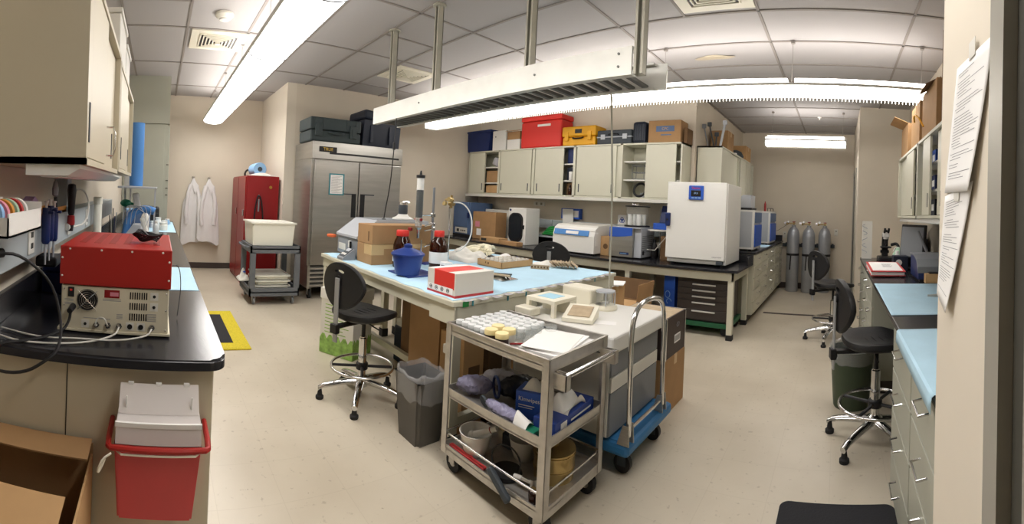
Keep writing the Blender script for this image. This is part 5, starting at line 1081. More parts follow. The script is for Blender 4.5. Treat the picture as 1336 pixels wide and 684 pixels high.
o = tag(MB().obox((-2.8, 2.42, Z+.002), (.22, .1, .0015), (0, 0, .3)).build('paper_sheet', 'paper'), 'loose white paper sheet on the island near the plastic bag', 'paper')
t = thing('foil_packet', 'white foil bag lying before the brown paper packets', 'packet', (0, 0, Z)); MB().grid(-2.62, -2.38, 3.04, 3.24, lambda u, v: .004+.035*math.sin(PI*u)*math.sin(PI*v)*(1+.3*math.sin(9*u+4*v)), 16, 14, .004).build('packet_body', 'sack', t, True)
t = thing('label_strip', 'printed tan cardboard strip lying before the brown paper packets', 'strip', (-2.36, 2.9, Z)); MB().obox((0, 0, .018), (.16, .012, .036), (0, 0, .5)).build('strip_body', 'kraft', t)
q = MB()
for k in range(6): q.obox((-.06+.024*k+.004, -.034+.013*k-.0055, .018), (.012, .002, .016), (0, 0, .5))
q.build('strip_print', 'carddark', t)
for k in range(8):
    t = tag(MB().obox((0, 0, 0), (.14, .075, .007), (0, 0, 0), .003).jit(.004, k, 25).build('paper_packet', 'kraft'), 'brown paper packet in the fanned pile at the far island corner', 'packet', 'brown paper packets on the island')
    t.location = (-2.36+.0245*k, 3.1+.0105*k, Z+.034+.004*(k % 2)); t.rotation_euler = (.62, .02*(k % 3), 1.98+.03*k)
# ---- beneath the island
t = thing('carton', 'tall white and green carton with grass print under the island end', 'box', (-3.46, 1.655, .001)); t.rotation_euler = (0, 0, .5)
Bx(-.18, .18, -.14, .14, .0, .5, .003).build('carton_body', 'offwhite', t); Bx(-.188, .188, -.148, .148, .48, .575, .003).build('lid', 'white', t)
MB().box(-.1805, .1805, -.1412, .1412, .002, .13).prism([(-.18, .13)]+[(-.18+.36*i/14, .13+.05*abs(math.sin(i*2.1))) for i in range(15)]+[(.18, .13)], 'y', -.1412, -.14).build('green_print', 'greenleaf', t)
MB().prism([(-.14, .13)]+[(-.14+.28*i/14, .14+.04*abs(math.sin(i*1.7))) for i in range(15)]+[(.14, .13)], 'x', .18, .1812).build('side_green_print', 'greenleaf', t)
q = MB()
for k in range(9): q.box(-.13, .13-.03*((k*5) % 3), -.1412, -.14, .43-.03*k, .437-.03*k)
q.build('print_lines', 'greenleaf', t)
pbox('dark brown carton under the island left of the lighter one', -2.98, -2.62, 1.93, 2.1, .001, .6, 'carddark', tape_=False)
t = pbox('large brown carton under the island behind the grey waste bin', -2.55, -2.2, 1.72, 1.865, .001, .66, 'cardboard', tape_=False); Bx(-.13, -.05, -.061, -.06, .2, .26).build('label', 'paper', t)
t = pbox('wide brown carton under the island seen through the steel cart', -2.16, -1.93, 1.7, 1.865, .001, .58, 'cardlight', tape_=False); MB().box(.115, .1165, -.04, .05, .3, .4).build('print', 'carddark', t)
pbox('brown carton under the middle of the island, farther from the bin', -2.9, -2.3, 2.4, 2.75, .001, .55, 'cardboard', tape_=False)
t = pbox('red and brown carton under the island near the steel cart', -2.3, -1.95, 1.93, 2.12, .001, .56, 'carddark', tape_=False); Bx(.1755, .177, -.06, .06, .46, .56).build('red_label', 'redcab', t)
t = thing('equipment_box', 'low navy and white case on the floor under the island', 'case', (-3.08, 2.0, .001)); Bx(-.09, .09, -.02, .14, 0, .3, .01).build('case_body', 'darknavy', t); Bx(-.08, .08, -.01, .13, .3, .36, .01).build('case_lid', 'offwhite', t)
# ================================================================ platform truck with white topped cabinet
t = thing('platform_truck', 'blue platform truck with folding chrome handle carrying the white topped cabinet', 'truck', (0, 0, 0))
Bx(-1.81, -.98, 1.97, 2.57, .135, .2, .02).build('platform', 'platblue', t); Bx(-1.79, -1.0, 1.99, 2.55, .2, .204, .004).build('deck_mat', 'platblue', t)
for (x, y) in ((-1.06, 2.08), (-1.06, 2.46), (-1.72, 2.08), (-1.72, 2.46)):
    c = MB().cyl((x-.0, y-.015, .05), (x, y+.015, .05), .05, seg=20).build('caster', 'black', t, True); MB().box(x-.025, x+.025, y-.024, y-.018, .04, .136).box(x-.025, x+.025, y+.018, y+.024, .04, .136).build('fork', 'charcoal', c)
hxx = -.995
MB().tube([(hxx, 2.0, .24), (hxx-.005, 2.0, .55), (hxx-.01, 2.0, .78), (hxx-.01, 2.05, .875), (hxx-.01, 2.14, .905), (hxx-.01, 2.3, .9), (hxx-.01, 2.4, .855), (hxx-.01, 2.43, .76), (hxx-.005, 2.43, .5), (hxx, 2.43, .24)], .014, 14, smooth=2).build('handle', 'chrome', t, True)
MB().cyl((hxx, 2.0, .27), (hxx, 2.43, .27), .009, seg=12).build('cross_bar', 'chrome', t)
for y in (2.0, 2.43):
    MB().prism([(-.05, .2), (.02, .2), (.012, .3), (-.02, .3)], 'y', y-.03, y-.024).prism([(-.05, .2), (.02, .2), (.012, .3), (-.02, .3)], 'y', y+.024, y+.03).xf(Matrix.Translation((hxx, 0, 0))).build('bracket', 'steel', t)
t = thing('white_cabinet', 'grey panelled cabinet with white top standing on the blue platform truck', 'cabinet', (0, 0, 0))
Bx(-1.79, -1.07, 1.94, 2.64, .65, .74, .012).build('top', 'white', t)
Bx(-1.77, -1.1, 1.96, 2.55, .215, .65, .002).build('body', 'grey', t)
Bx(-1.1, -1.088, 1.965, 2.545, .445, .52, .002).build('white_band', 'offwhite', t)
Bx(-1.1, -1.09, 1.965, 2.545, .525, .645, .002).build('upper_panel', 'charcoal' if 0 else 'grey', t); Bx(-1.1, -1.09, 1.965, 2.545, .22, .44, .002).build('lower_panel', 'grey', t)
Bx(-1.76, -1.1, 1.955, 1.96, .22, .64, .002).build('side_panel', 'offwhite', t)
for x in (-1.7, -1.16):
    for y in (2.02, 2.5): MB().cyl((x, y, .2045), (x, y, .216), .02, seg=10).build('foot', 'black', t)
# scales on the cabinet
t = thing('balance', 'white laboratory balance with blue pad and bridge top', 'balance', (-1.63, 2.13, .7405))
MB().box(-.11, .11, -.11, .12, .075, .1, .004).box(.085, .11, -.11, -.085, .0, .076, .002).box(-.11, -.085, -.11, -.085, 0, .076, .002).box(-.11, .11, .05, .12, 0, .076, .003).build('bridge', 'cream', t)
Bx(-.06, .06, -.06, .06, .1, .1015).build('blue_pad', 'scaleblue', t); Bx(-.13, .0, -.19, -.1, .002, .045, .006).build('front_unit', 'cream', t)
t = thing('balance_display', 'cream sloped display unit with tan screen before the balance', 'display', (-1.4, 2.12, .7405)); t.rotation_euler = (0, 0, .35)
MB().prism([(-.09, .004), (.09, .004), (.09, .07), (-.09, .025)], 'x', -.09, .09).build('housing', 'cream', t); MB().obox((0, .0, .051), (.13, .13, .003), (.245, 0, 0)).build('screen', 'kraft', t)
t = thing('analytical_balance', 'white analytical balance with glass weighing chamber', 'balance', (-1.56, 2.47, .7405)); t.rotation_euler = (0, 0, -.1)
Bx(-.19, .06, -.075, .075, .0, .12, .012).build('body', 'cream', t)
MB().lathe([(.075, 0), (.078, .01), (.07, .03)], (.13, 0, 0), 24).box(.04, .13, -.07, .07, 0, .03, .004).build('chamber_base', 'cream', t, True)
MB().lathe([(.062, .03), (.062, .11)], (.125, 0, 0), 24).build('glass_chamber', 'glass', t, True); MB().lathe([(.064, .11), (.064, .12)], (.125, 0, 0), 24).build('chamber_lid', 'lightgrey', t, True); MB().cyl((.125, 0, .032), (.125, 0, .05), .03, seg=18).build('pan', 'chrome', t)
q = MB()
for a in (.3, 1.4, -.9): q.cyl((.125+.066*math.cos(a), .066*math.sin(a), .02), (.125+.066*math.cos(a), .066*math.sin(a), .115), .004, seg=6)
q.each('chamber_post', 'lightgrey', t)
tag(MB().obox((-1.25, 2.16, .7412), (.12, .08, .0008), (0, 0, .4)).build('paper_note', 'paper'), 'faint white paper note on the white cabinet top beside the handle', 'paper')
# boxes right of the truck
t = pbox('plain brown carton on the floor behind the platform truck', -1.5, -1.1, 2.72, 3.1, .001, .385, 'cardboard'); 
t = thing('specimen_case', 'dark brown box with metal corner strips on the brown carton', 'box', (-1.3, 2.9, .387))
Bx(-.2, .2, -.19, .17, 0, .28, .003).build('case_body', 'brownbox', t)
q = MB()
for (x, y) in ((-.2, -.19), (.2, -.19), (.2, .17), (-.2, .17), (.07, -.19)): q.box(x-.006, x+.006, y-.006, y+.006, 0, .282)
q.box(-.2, .206, .166, .176, .275, .284); q.each('corner_strip', 'chrome', t)
Bx(-.19, .19, -.18, .16, .2805, .282).build('inner_board', 'kraft', t); MB().obox((-.02, -.12, .286), (.24, .1, .004), (0, .0, .1)).build('white_flap', 'paper', t)
Bx(.2005, .202, -.03, .08, .08, .14).build('label', 'paper', t); q = MB()
for k in range(6): q.box(.202, .2024, -.022+.016*k, -.014+.016*k, .09, .13)
q.build('bar_print', 'ink', t)
MB().tube([(.2015, .0, .20), (.2015, .02, .22), (.2015, .05, .215), (.2015, .045, .195), (.2015, .01, .19)], .002, 5, True).build('emblem', 'inklight', t)
t = pbox('brown carton under white papers behind the island corner', -2.14, -1.93, 3.36, 3.66, .001, .69, 'cardlight')
for k in range(3): tag(MB().obox((-2.02+.02*k, 3.51, .6945+.006*k), (.22, .24, .005), (0, 0, .2*k)).build('paper_stack', 'paper'), ('lowest white paper pad on the carton behind the island corner', 'middle white paper pad on the carton behind the island corner', 'uppermost white paper pad on the carton behind the island corner')[k], 'paper')
# ================================================================ stainless cart
t = thing('steel_cart', 'three-tier stainless steel cart loaded with vials and lab gear', 'cart', (0, 0, 0))
cx0, cx1, cy0, cy1 = -1.75, -1.08, 1.42, 1.88
def shelf(z, rim, nm, dn=.0):
    q = MB().box(cx0, cx1, cy0, cy1, z-.004, z).box(cx0, cx1, cy0, cy0+.006, z-dn, z+rim).box(cx0, cx1, cy1-.006, cy1, z-dn, z+rim).box(cx0, cx0+.006, cy0, cy1, z-dn, z+rim).box(cx1-.006, cx1, cy0, cy1, z-dn, z+rim)
    q.build(nm, 'cartsteel', t)
shelf(.735, .03, 'top_shelf', .025); shelf(.40, .035, 'middle_shelf', .01); shelf(.13, .015, 'bottom_shelf', .035)
MB().box(cx0-.004, cx1+.004, cy0-.006, cy0+.008, .762, .768).box(cx0-.004, cx1+.004, cy1-.008, cy1+.006, .762, .768).box(cx0-.006, cx0+.008, cy0, cy1, .762, .768).box(cx1-.008, cx1+.006, cy0, cy1, .762, .768).build('rolled_edge', 'cartsteel', t)
for (x, y) in ((cx0, cy0), (cx1, cy0), (cx0, cy1), (cx1, cy1)):
    sx = 1 if x == cx0 else -1; sy = 1 if y == cy0 else -1
    MB().box(x-sx*.004, x+sx*.034, y-sy*.004, y+sy*.0, .1, .765).box(x-sx*.004, x-sx*.0, y-sy*.004, y+sy*.034, .1, .765).build('leg', 'cartsteel', t)
    u, v = x+sx*.05, y+sy*.05
    c = MB().cyl((u, v-.016, .05), (u, v+.016, .05), .05, seg=22).build('caster', 'rubber', t, True)
    MB().box(u-.02, u+.02, v-.024, v-.019, .045, .1).box(u-.02, u+.02, v+.019, v+.024, .045, .1).box(u-.025, u+.025, v-.026, v+.026, .09, .096).build('fork', 'steel', c); MB().cyl((u, v-.017, .05), (u, v+.017, .05), .022, seg=14).build('hub', 'cartsteel', c)
for z in (.20,):
    MB().tube([(cx0+.008, cy0+.008, z), (cx1-.008, cy0+.008, z), (cx1-.008, cy1-.008, z), (cx0+.008, cy1-.008, z)], .006, 8, True).build('guard_rail', 'chrome', t, True)
MB().box(cx0-.03, cx0-.004, cy0+.0, cy0+.02, .60, .645).build('end_stop', 'cartsteel', t)
MB().tube([(cx1+.055, cy0+.04, .7), (cx1+.055, cy1-.02, .7)], .013, 14).build('handle', 'chrome', t, True)
for y in (cy0+.03, cy1-.03): MB().box(cx1, cx1+.07, y-.004, y+.0, .645, .71).box(cx1, cx1+.07, y+.028, y+.032, .645, .71).box(cx1+.066, cx1+.07, y-.004, y+.032, .645, .71).build('handle_bracket', 'cartsteel', t)
# on the top shelf
zt = .7352
def mkvial(label, loc, r, h, capm='whitematte', body='glassfrost', group=None, name='sample_vial', cat='vial'):
    t = thing(name, label, cat, loc, 0, group)
    MB().lathe([(r*.93, 0), (r*.95, h*.05), (r*.95, h*.6)], seg=16).build('vial_body', body, t, True); MB().lathe([(r, h*.6), (r, h*.95), (r*.93, h)], seg=18).build('cap', capm, t, True); return t
v0 = None
for i in range(7):
    for j in range(7):
        x = -1.715+.046*i+(.012 if j % 2 else 0); y = 1.475+.053*j
        if i > 4 and j < 3: continue
        if i + j < 2 and 0: continue
        if v0 is None: v0 = mkvial('white-capped sample vial in the crowd on the far left of the steel cart top', (x, y, zt), .022, .046, 'capfrost', group='white capped vials on the steel cart')
        else: dup(v0, (x, y, zt))
for k, (x, y, lb) in enumerate(((-1.475, 1.468, 'cream lidded jar with dark contents on the cart edge, the left of the front pair'), (-1.40, 1.466, 'cream lidded jar nearest the papers on the cart edge'), (-1.50, 1.54, 'cream lidded jar at the back left of the four'), (-1.425, 1.54, 'cream lidded jar at the back right of the four'))):
    mkvial(lb, (x, y, zt), .033, .06, 'creamlid', ('brownbox', 'brownbox', 'offwhite', 'offwhite')[k], 'cream lidded jars on the steel cart', 'sample_jar', 'jar')
for k, (x, y) in enumerate(((-1.43, 1.62), (-1.38, 1.69), (-1.36, 1.61), (-1.42, 1.76), (-1.35, 1.775))):
    t = thing('glass_jar', 'empty clear glass jar among the open jars in the middle of the cart top', 'jar', (x, y, zt), 0, 'clear jars on the steel cart'); MB().lathe([(.03, 0), (.031, .05), (.029, .05), (.028, .003)], seg=20).build('jar_body', 'glass', t, True)
o = tag(MB().cyl((-1.38, 1.50, zt+.006), (-1.33, 1.56, zt+.006), .005, seg=8).build('red_pen', 'redcab'), 'red pen lying beside the cream lidded jars', 'pen')
t = thing('paper_stack', 'thick stack of white paper sheets on the steel cart top', 'paper', (-1.22, 1.66, zt)); t.rotation_euler = (0, 0, .12)
Bx(-.115, .115, -.16, .16, 0, .012, .001).build('lower_sheets', 'paper', t); MB().obox((-.01, .01, .018), (.22, .3, .009), (0, 0, .09)).build('upper_sheets', 'paper', t)
MB().obox((-.02, .0, .0235), (.22, .3, .0015), (0, 0, .2)).build('top_sheet', 'whitematte', t)
t = thing('tweezers', 'steel tweezers lying behind the paper stack on the cart', 'tweezers', (-1.33, 1.84, zt)); MB().obox((0, 0, .006), (.13, .01, .003), (0, .03, .15)).obox((.0, .012, .006), (.13, .01, .003), (0, .03, .02)).build('arms', 'steel', t)
t = thing('marker_pen', 'dark marker pen lying on paper at the back of the cart', 'pen', (-1.42, 1.84, zt)); MB().cyl((-.06, 0, .006), (.05, .02, .006), .005, seg=8).build('barrel', 'charcoal', t)
# on the middle shelf
zm = .4005
def bundle(label, c, L, r, rz, m_, seed, cat='bag', nm='wrapped_bundle', rise=.0):
    t = thing(nm, label, cat, c, rz)
    n_ = 40; pts = [(L*(i/n_-.5), 0, r*.92+rise*i/n_) for i in range(n_+1)]
    q = MB()
    rings = []
    for i in range(n_+1):
        f = math.sin(PI*(i+.6)/(n_+1.2))**.35; rings.append([q.bm.verts.new((pts[i][0], r*f*math.cos(2*PI*k/36), pts[i][2]+.008+r*.9*f*math.sin(2*PI*k/36))) for k in range(36)])
    for a, b_ in zip(rings, rings[1:]):
        for k in range(36): l = (k+1) % 36; q.bm.faces.new((a[k], a[l], b_[l], b_[k]))
    q.bm.faces.new(rings[0][::-1]); q.bm.faces.new(rings[-1])
    q.jit(r*.12, seed, 22).jit(.006, seed+5, 75); q.build('wrap', m_, t, True); return t
bundle('clear violet plastic wrapped bundle at the left front of the middle cart shelf', (-1.64, 1.53, zm), .18, .05, .7, 'bagviolet', 1)
bundle('clear plastic wrapped bundle behind the violet one on the middle cart shelf', (-1.62, 1.7, zm), .18, .05, .6, 'bagclear', 4)
t = bundle('dark grey bagged bundle in the middle of the cart shelf', (-1.47, 1.68, zm), .22, .06, 1.1, 'bagblack', 2); MB().tube([(-.12, .05*math.cos(a), .07+.05*math.sin(a)) for a in [2*PI*i/20 for i in range(20)]], .007, 8, True).build('blue_band', 'navy', t, True)
t = thing('lens_cap', 'flat dark disc leaning before the dark bundle on the middle cart shelf', 'cap', (-1.51, 1.47, zm)); MB().cyl((0, -.0, .03), (0.002, .012, .034), .028, seg=22).build('disc', 'charcoal', t)
t = bundle('clear blueish plastic tube roll at the front of the middle cart shelf', (-1.385, 1.475, zm), .22, .03, -.04, 'bagviolet', 5)
t = thing('tissue_box', 'blue tissue box with printed name standing on the middle cart shelf', 'box', (-1.31, 1.6, zm)); t.rotation_euler = (0, 0, .35)
Bx(-.065, .065, -.05, .07, 0, .125, .002).build('carton', 'brightblue', t); text('Kimwipes', .027, (0.002, -.0507, .09), RSOUTH, 'whitematte', t); MB().box(-.05, .03, -.0506, -.05, .06, .064).box(-.05, .02, -.0506, -.05, .05, .053).build('print_line', 'whitematte', t)
MB().grid(-.04, .05, -.03, .04, lambda u, v: .126+.05*math.sin(PI*u)*math.sin(PI*v), 10, 10, .003).build('tissue', 'whitematte', t, True)
t = thing('tissue_box', 'flat blue tissue box with white tissue at the handle end of the middle cart shelf', 'box', (-1.16, 1.66, zm)); t.rotation_euler = (0, 0, .06)
Bx(-.055, .06, -.17, .17, 0, .07, .002).build('carton', 'blue', t); MB().obox((.0605, -.1, .035), (.001, .05, .04)).obox((.0605, .05, .04), (.001, .18, .008)).build('printed_label', 'paper', t)
q = MB().grid(-.05, .06, -.07, .09, lambda u, v: .072+.07*abs(math.sin(PI*u*1.1+.4))*(math.sin(PI*v))**.6*(1+.3*math.sin(7*v+3*u)), 14, 16, .002); q.build('tissue', 'whitematte', t, True)
t = thing('tissue_box', 'low teal green tissue box with white tissue under the near cart corner', 'box', (-1.222, 1.476, zm)); Bx(-.06, .06, -.045, .03, 0, .028, .002).build('carton', 'teal2', t)
MB().grid(-.055, .02, -.045, .015, lambda u, v: .03+.05*math.sin(PI*v)*(1-u*.6), 10, 8, .002).build('tissue', 'whitematte', t, True)
# on the bottom shelf
zl = .1305
def mortar(label, loc, s, pest):
    t = thing('mortar', label, 'mortar', loc, 0)
    MB().lathe([(.045*s, 0), (.05*s, .006), (.066*s, .05*s), (.076*s, .1*s), (.079*s, .105*s), (.074*s, .105*s), (.06*s, .05*s), (.03*s, .018*s)], seg=36).build('bowl', 'porcelain', t, True)
    return t
mortar('white porcelain mortar at the left front of the bottom cart shelf', (-1.59, 1.51, zl), 1.1, True)
t = thing('pestle', 'pale pestle resting across the front mortar', 'pestle', (-1.55, 1.52, zl+.105)); MB().cyl((-.06, -.02, -.02), (.06, .035, .045), .016, .013, seg=14).sphere((-.06, -.02, -.02), .022).build('rod', 'porcelain', t, True); MB().cyl((.03, .021, .029), (.033, .0225, .031), .0155, seg=14).build('red_mark', 'redcab', t)
mortar('white porcelain mortar farther back on the bottom cart shelf', (-1.405, 1.67, zl), 1., False)
t = thing('sieve_stack', 'round brass sieve stack with lid on the bottom cart shelf', 'sieve', (-1.215, 1.67, zl))
MB().lathe([(.095, 0), (.095, .045), (.1, .048), (.1, .055)], seg=36).build('lower_sieve', 'brass', t, True); MB().lathe([(.098, .056), (.098, .11), (.103, .113), (.103, .12)], seg=36).build('upper_sieve', 'brass', t, True); MB().lathe([(.1, .121), (.1, .13), (.07, .137), (.02, .14), (.02, .15)], seg=36).build('lid', 'brass', t, True)
t = thing('dustpan', 'long red plastic tray under the front mortar on the bottom cart shelf', 'tray', (-1.56, 1.45, zl)); 
t.location = (-1.58, 1.446, .141); t.rotation_euler = (.0, .0, 0)
MB().box(-.13, .13, -.012, .012, -.006, .006, .004).box(-.03, .03, -.014, .014, -.008, .008, .004).build('tray_body', 'tapered', t)
t = thing('hanging_tool', 'charcoal hand tool hung over the front guard rail of the cart', 'tool', (-1.31, 1.395, .16)); MB().obox((0, 0, 0), (.16, .03, .035), (0, .62, 0), .012).build('hanger_handle', 'charcoal', t)
t = thing('strap_loop', 'black hoop of strapping on the bottom cart shelf', 'hoop', (-1.37, 1.5, zl)); MB().tube([(.09*math.cos(a), .02*math.sin(a), .065+.06*math.sin(a)) for a in [2*PI*i/28 for i in range(28)]], .004, 8, True).build('hoop', 'black', t, True); MB().lathe([(.07, 0), (.075, .005), (.07, .02), (.05, .022)], (0, .01, 0), 24).build('black_dish', 'black', t, True)
t = thing('stopcock', 'white plastic stopcock on a metal fitting at the near cart corner', 'valve', (-1.19, 1.49, zl)); MB().cyl((0, 0, .0), (0, 0, .07), .016, seg=14).cyl((.0, 0, .05), (-.06, -.01, .05), .008, seg=10).build('fitting', 'steel', t, True); MB().cyl((-.06, -.01, .05), (-.1, -.015, .045), .01, seg=12).build('white_tip', 'whitematte', t, True)
bottle('bottle', 'small brown glass bottle with metal top at the near cart corner', 'bottle', (-1.16, 1.455, zl), .022, .06, 'amber', 'brass')
for k in range(6):
    x, y = -1.66+.07*k, 1.79+.02*math.sin(k*2.); t = thing('assorted_part', ('brass pipe fitting', 'dark rubber stopper', 'wooden block', 'grey metal collar', 'black round knob', 'tan cork ring')[k]+' at the back of the bottom cart shelf', 'part', (x, y, zl))
    (MB().lathe([(.02, 0), (.024, .01), (.018, .04), (.012, .05)], seg=14) if k % 2 else Bx(-.022, .022, -.02, .02, 0, .04, .004)).build('part_body', ('brass', 'black', 'wood', 'steel', 'charcoal', 'kraft')[k], t, bool(k % 2))
t = thing('block', 'grey weights block between the two mortars', 'block', (-1.52, 1.68, zl)); Bx(-.03, .03, -.02, .03, 0, .07, .004).box(-.02, .02, -.015, .02, .07, .09, .004).build('block_body', 'charcoal', t)
# ================================================================ waste bins
def liner(t, a, b_, h, sx, sy, m_='linerclear'):
    q = MB(); n_ = 44; R = []
    prof = [(1.0, h-.11), (1.02, h-.02), (1.03, h+.025), (.95, h+.035), (.9, h-.01), (.84, h-.12), (.75, h-.25)]
    from mathutils import noise
    for r_, z in prof:
        row = []
        for k in range(n_):
            an = 2*PI*k/n_; c_, s_ = math.cos(an), math.sin(an)
            e = 4; d = (abs(c_)**e+abs(s_)**e)**(-1/e); nz = noise.noise(Vector((c_*3, s_*3, z*14)))
            row.append(q.bm.verts.new((sx*r_*d*c_*(1+.03*nz), sy*r_*d*s_*(1+.03*nz), z+.03*nz)))
        R.append(row)
    for a_, c2 in zip(R, R[1:]):
        for k in range(n_): l = (k+1) % n_; q.bm.faces.new((a_[k], a_[l], c2[l], c2[k]))
    return q.build('bin_liner', m_, t, True)
t = thing('waste_bin', 'grey brown rectangular waste bin with clear liner beside the island', 'bin', (-2.065, 1.5, .001))
q = MB()
A = [(-.105, -.09), (.105, -.09), (.105, .09), (-.105, .09)]; B_ = [(-.135, -.115), (.135, -.115), (.135, .115), (-.135, .115)]
a = [q.bm.verts.new((x, y, 0)) for x, y in A]; b_ = [q.bm.verts.new((x, y, .37)) for x, y in B_]; c = [q.bm.verts.new((x*.96, y*.96, .37)) for x, y in B_]; d = [q.bm.verts.new((x*.94, y*.94, .01)) for x, y in A]
for i in range(4): j = (i+1) % 4; q.bm.faces.new((a[i], a[j], b_[j], b_[i])); q.bm.faces.new((b_[i], b_[j], c[j], c[i])); q.bm.faces.new((c[i], c[j], d[j], d[i]))
q.bm.faces.new(a[::-1]); q.bm.faces.new(d); bmesh.ops.bevel(q.bm, geom=[e for e in q.bm.edges if abs(e.verts[0].co.z-e.verts[1].co.z) > .2], offset=.02, segments=3, affect='EDGES'); q.build('bin_body', 'binbrown', t, True)
liner(t, 0, 0, .365, .137, .118)
t = thing('waste_bin', 'round dark green waste bin with clear liner behind the near stool', 'bin', (.14, 3.3, .001))
MB().lathe([(.13, 0), (.135, .01), (.165, .42), (.158, .42), (.128, .012)], seg=36).build('bin_body', 'bingreen', t, True)
q = MB(); R = []
from mathutils import noise as _n
for r_, z in ((.168, .33), (.172, .41), (.17, .45), (.155, .44), (.145, .36), (.12, .25)):
    R.append([q.bm.verts.new((r_*math.cos(2*PI*k/40)*(1+.05*_n.noise(Vector((3*math.cos(2*PI*k/40), 3*math.sin(2*PI*k/40), z*12)))), r_*math.sin(2*PI*k/40), z+.02*_n.noise(Vector((5*math.cos(2*PI*k/40), 5*math.sin(2*PI*k/40), z*9))))) for k in range(40)])
for a_, c2 in zip(R, R[1:]):
    for k in range(40): l = (k+1) % 40; q.bm.faces.new((a_[k], a_[l], c2[l], c2[k]))
q.build('bin_liner', 'linerclear', t, True)
# ================================================================ lab chairs
def chair(label, loc, rz, scale=1.):
    t = thing('lab_chair', label, 'chair', loc, rz, 'black lab chairs'); t.scale = (scale,)*3
    for k in range(5):
        a = 2*PI*k/5+.35; c_, s_ = math.cos(a), math.sin(a)
        q = MB(); rows = []
        for i in range(9):
            u = i/8; r_ = .035+.265*u; z = .125-.045*u**1.6-(.0 if u < .9 else .01); w = .028-.008*u; h = .023-.007*u
            rows.append([q.bm.verts.new((r_*c_-w*s_*math.cos(b_), r_*s_+w*c_*math.cos(b_), z+h*math.sin(b_))) for b_ in [2*PI*m/10 for m in range(10)]])
        for x_, y_ in zip(rows, rows[1:]):
            for m in range(10): l = (m+1) % 10; q.bm.faces.new((x_[m], x_[l], y_[l], y_[m]))
        q.bm.faces.new(rows[0][::-1]); q.bm.faces.new(rows[-1])
        l_ = q.build('leg', 'chrome', t, True)
        MB().lathe([(.026, 0), (.028, .006), (.028, .02), (.018, .028), (.012, .075)], (.285*c_, .285*s_, 0), 16).build('glide', 'rubber', l_, True)
    MB().lathe([(.045, .09), (.048, .1), (.048, .15), (.032, .16), (.028, .165), (.028, .42), (.022, .425), (.022, .43)], seg=24).build('gas_column', 'chrome', t, True)
    MB().cyl((0, 0, .42), (0, 0, .545), .014, seg=14).build('piston', 'black', t, True)
    MB().tube([(.215*math.cos(a), .215*math.sin(a), .225) for a in [2*PI*i/40 for i in range(40)]], .0095, 10, True).build('foot_ring', 'chrome', t, True)
    q = MB().lathe([(.04, .205), (.042, .21), (.042, .245), (.036, .25)], seg=20)
    for a in (.8, .8+PI/2, .8+PI, .8+3*PI/2): q.cyl((.035*math.cos(a), .035*math.sin(a), .225), (.208*math.cos(a), .208*math.sin(a), .222), .010, seg=8)
    q.build('ring_bracket', 'black', t, True)
    q = MB().box(-.07, .07, -.09, .08, .54, .563, .006).box(-.022, .022, -.26, -.06, .53, .552, .004).cyl((.05, -.03, .545), (.19, -.05, .53), .005, seg=8).cyl((-.05, -.05, .545), (-.17, -.08, .53), .005, seg=8)
    q.build('tilt_mechanism', 'black', t); MB().lathe([(.024, 0), (.028, .01), (.028, .03), (.02, .035)], seg=16).xf(Matrix.Translation((0, -.245, .525)) @ Matrix.Rotation(PI/2, 4, 'X')).build('adjuster_knob', 'black', t, True)
    # seat: rounded, waterfall front, slightly dished
    q = MB(); n_ = 40; R = []
    def outl(an, r_):
        c_, s_ = math.cos(an), math.sin(an); e = 2.7; d = (abs(c_)**e+abs(s_)**e)**(-1/e); return .215*r_*d*c_, .205*r_*d*s_
    for r_, z in ((.55, .563), (.9, .567), (.985, .58), (1, .597), (.97, .612), (.86, .616), (.6, .606), (.3, .602), (.04, .601)):
        R.append([q.bm.verts.new((outl(2*PI*k/n_, r_)[0], outl(2*PI*k/n_, r_)[1], z-.02*max(0, outl(2*PI*k/n_, r_)[1]-.1)/.1*(1 if z > .57 else .4)+.010*abs(outl(2*PI*k/n_, r_)[0])/.2)) for k in range(n_)])
    for a_, c2 in zip(R, R[1:]):
        for k in range(n_): l = (k+1) % n_; q.bm.faces.new((a_[k], a_[l], c2[l], c2[k]))
    q.bm.faces.new(R[0][::-1]); q.bm.faces.new(R[-1]); q.build('seat', 'urethane', t, True)
    q = MB()
    for k in range(5): q.obox((0, -.11+.045*k, .6045), (.19, .004, .003))
    q.build('seat_groove', 'black', t)
    # backrest with hand slot
    q = MB(); n_ = 44; zc, yb = .805, -.235
    def bo(an, r_):
        c_, s_ = math.cos(an), math.sin(an); w = .2-(.035 if s_ < 0 else 0)*abs(s_); return w*r_*c_, .155*r_*s_
    def yy(x): return yb+.0+.9*x*x
    def slot(an, r_):
        return .045*r_*math.cos(an), .095+.013*r_*math.sin(an)
    F = []; K = []
    for r_ in (1., .8, .6):
        F.append([]); K.append([])
        for k in range(n_):
            an = 2*PI*k/n_; x, z = bo(an, 1); sx_, sz_ = slot(an, 1); f = {1.: 1., .8: .96, .6: 0}[r_]; x = x*f+sx_*(1-f); z = z*f+sz_*(1-f)
            th = .006 if r_ == 1. else .016
            F[-1].append(q.bm.verts.new((x, yy(x)+th, zc+z))); K[-1].append(q.bm.verts.new((x, yy(x)-th, zc+z)))
    for A_ in (F, K):
        for a_, c2 in zip(A_, A_[1:]):
            for k in range(n_): l = (k+1) % n_; q.bm.faces.new((a_[k], a_[l], c2[l], c2[k]))
    for idx in (0, -1):
        for k in range(n_): l = (k+1) % n_; q.bm.faces.new((F[idx][k], F[idx][l], K[idx][l], K[idx][k]))
    q.build('backrest', 'urethane', t, True)
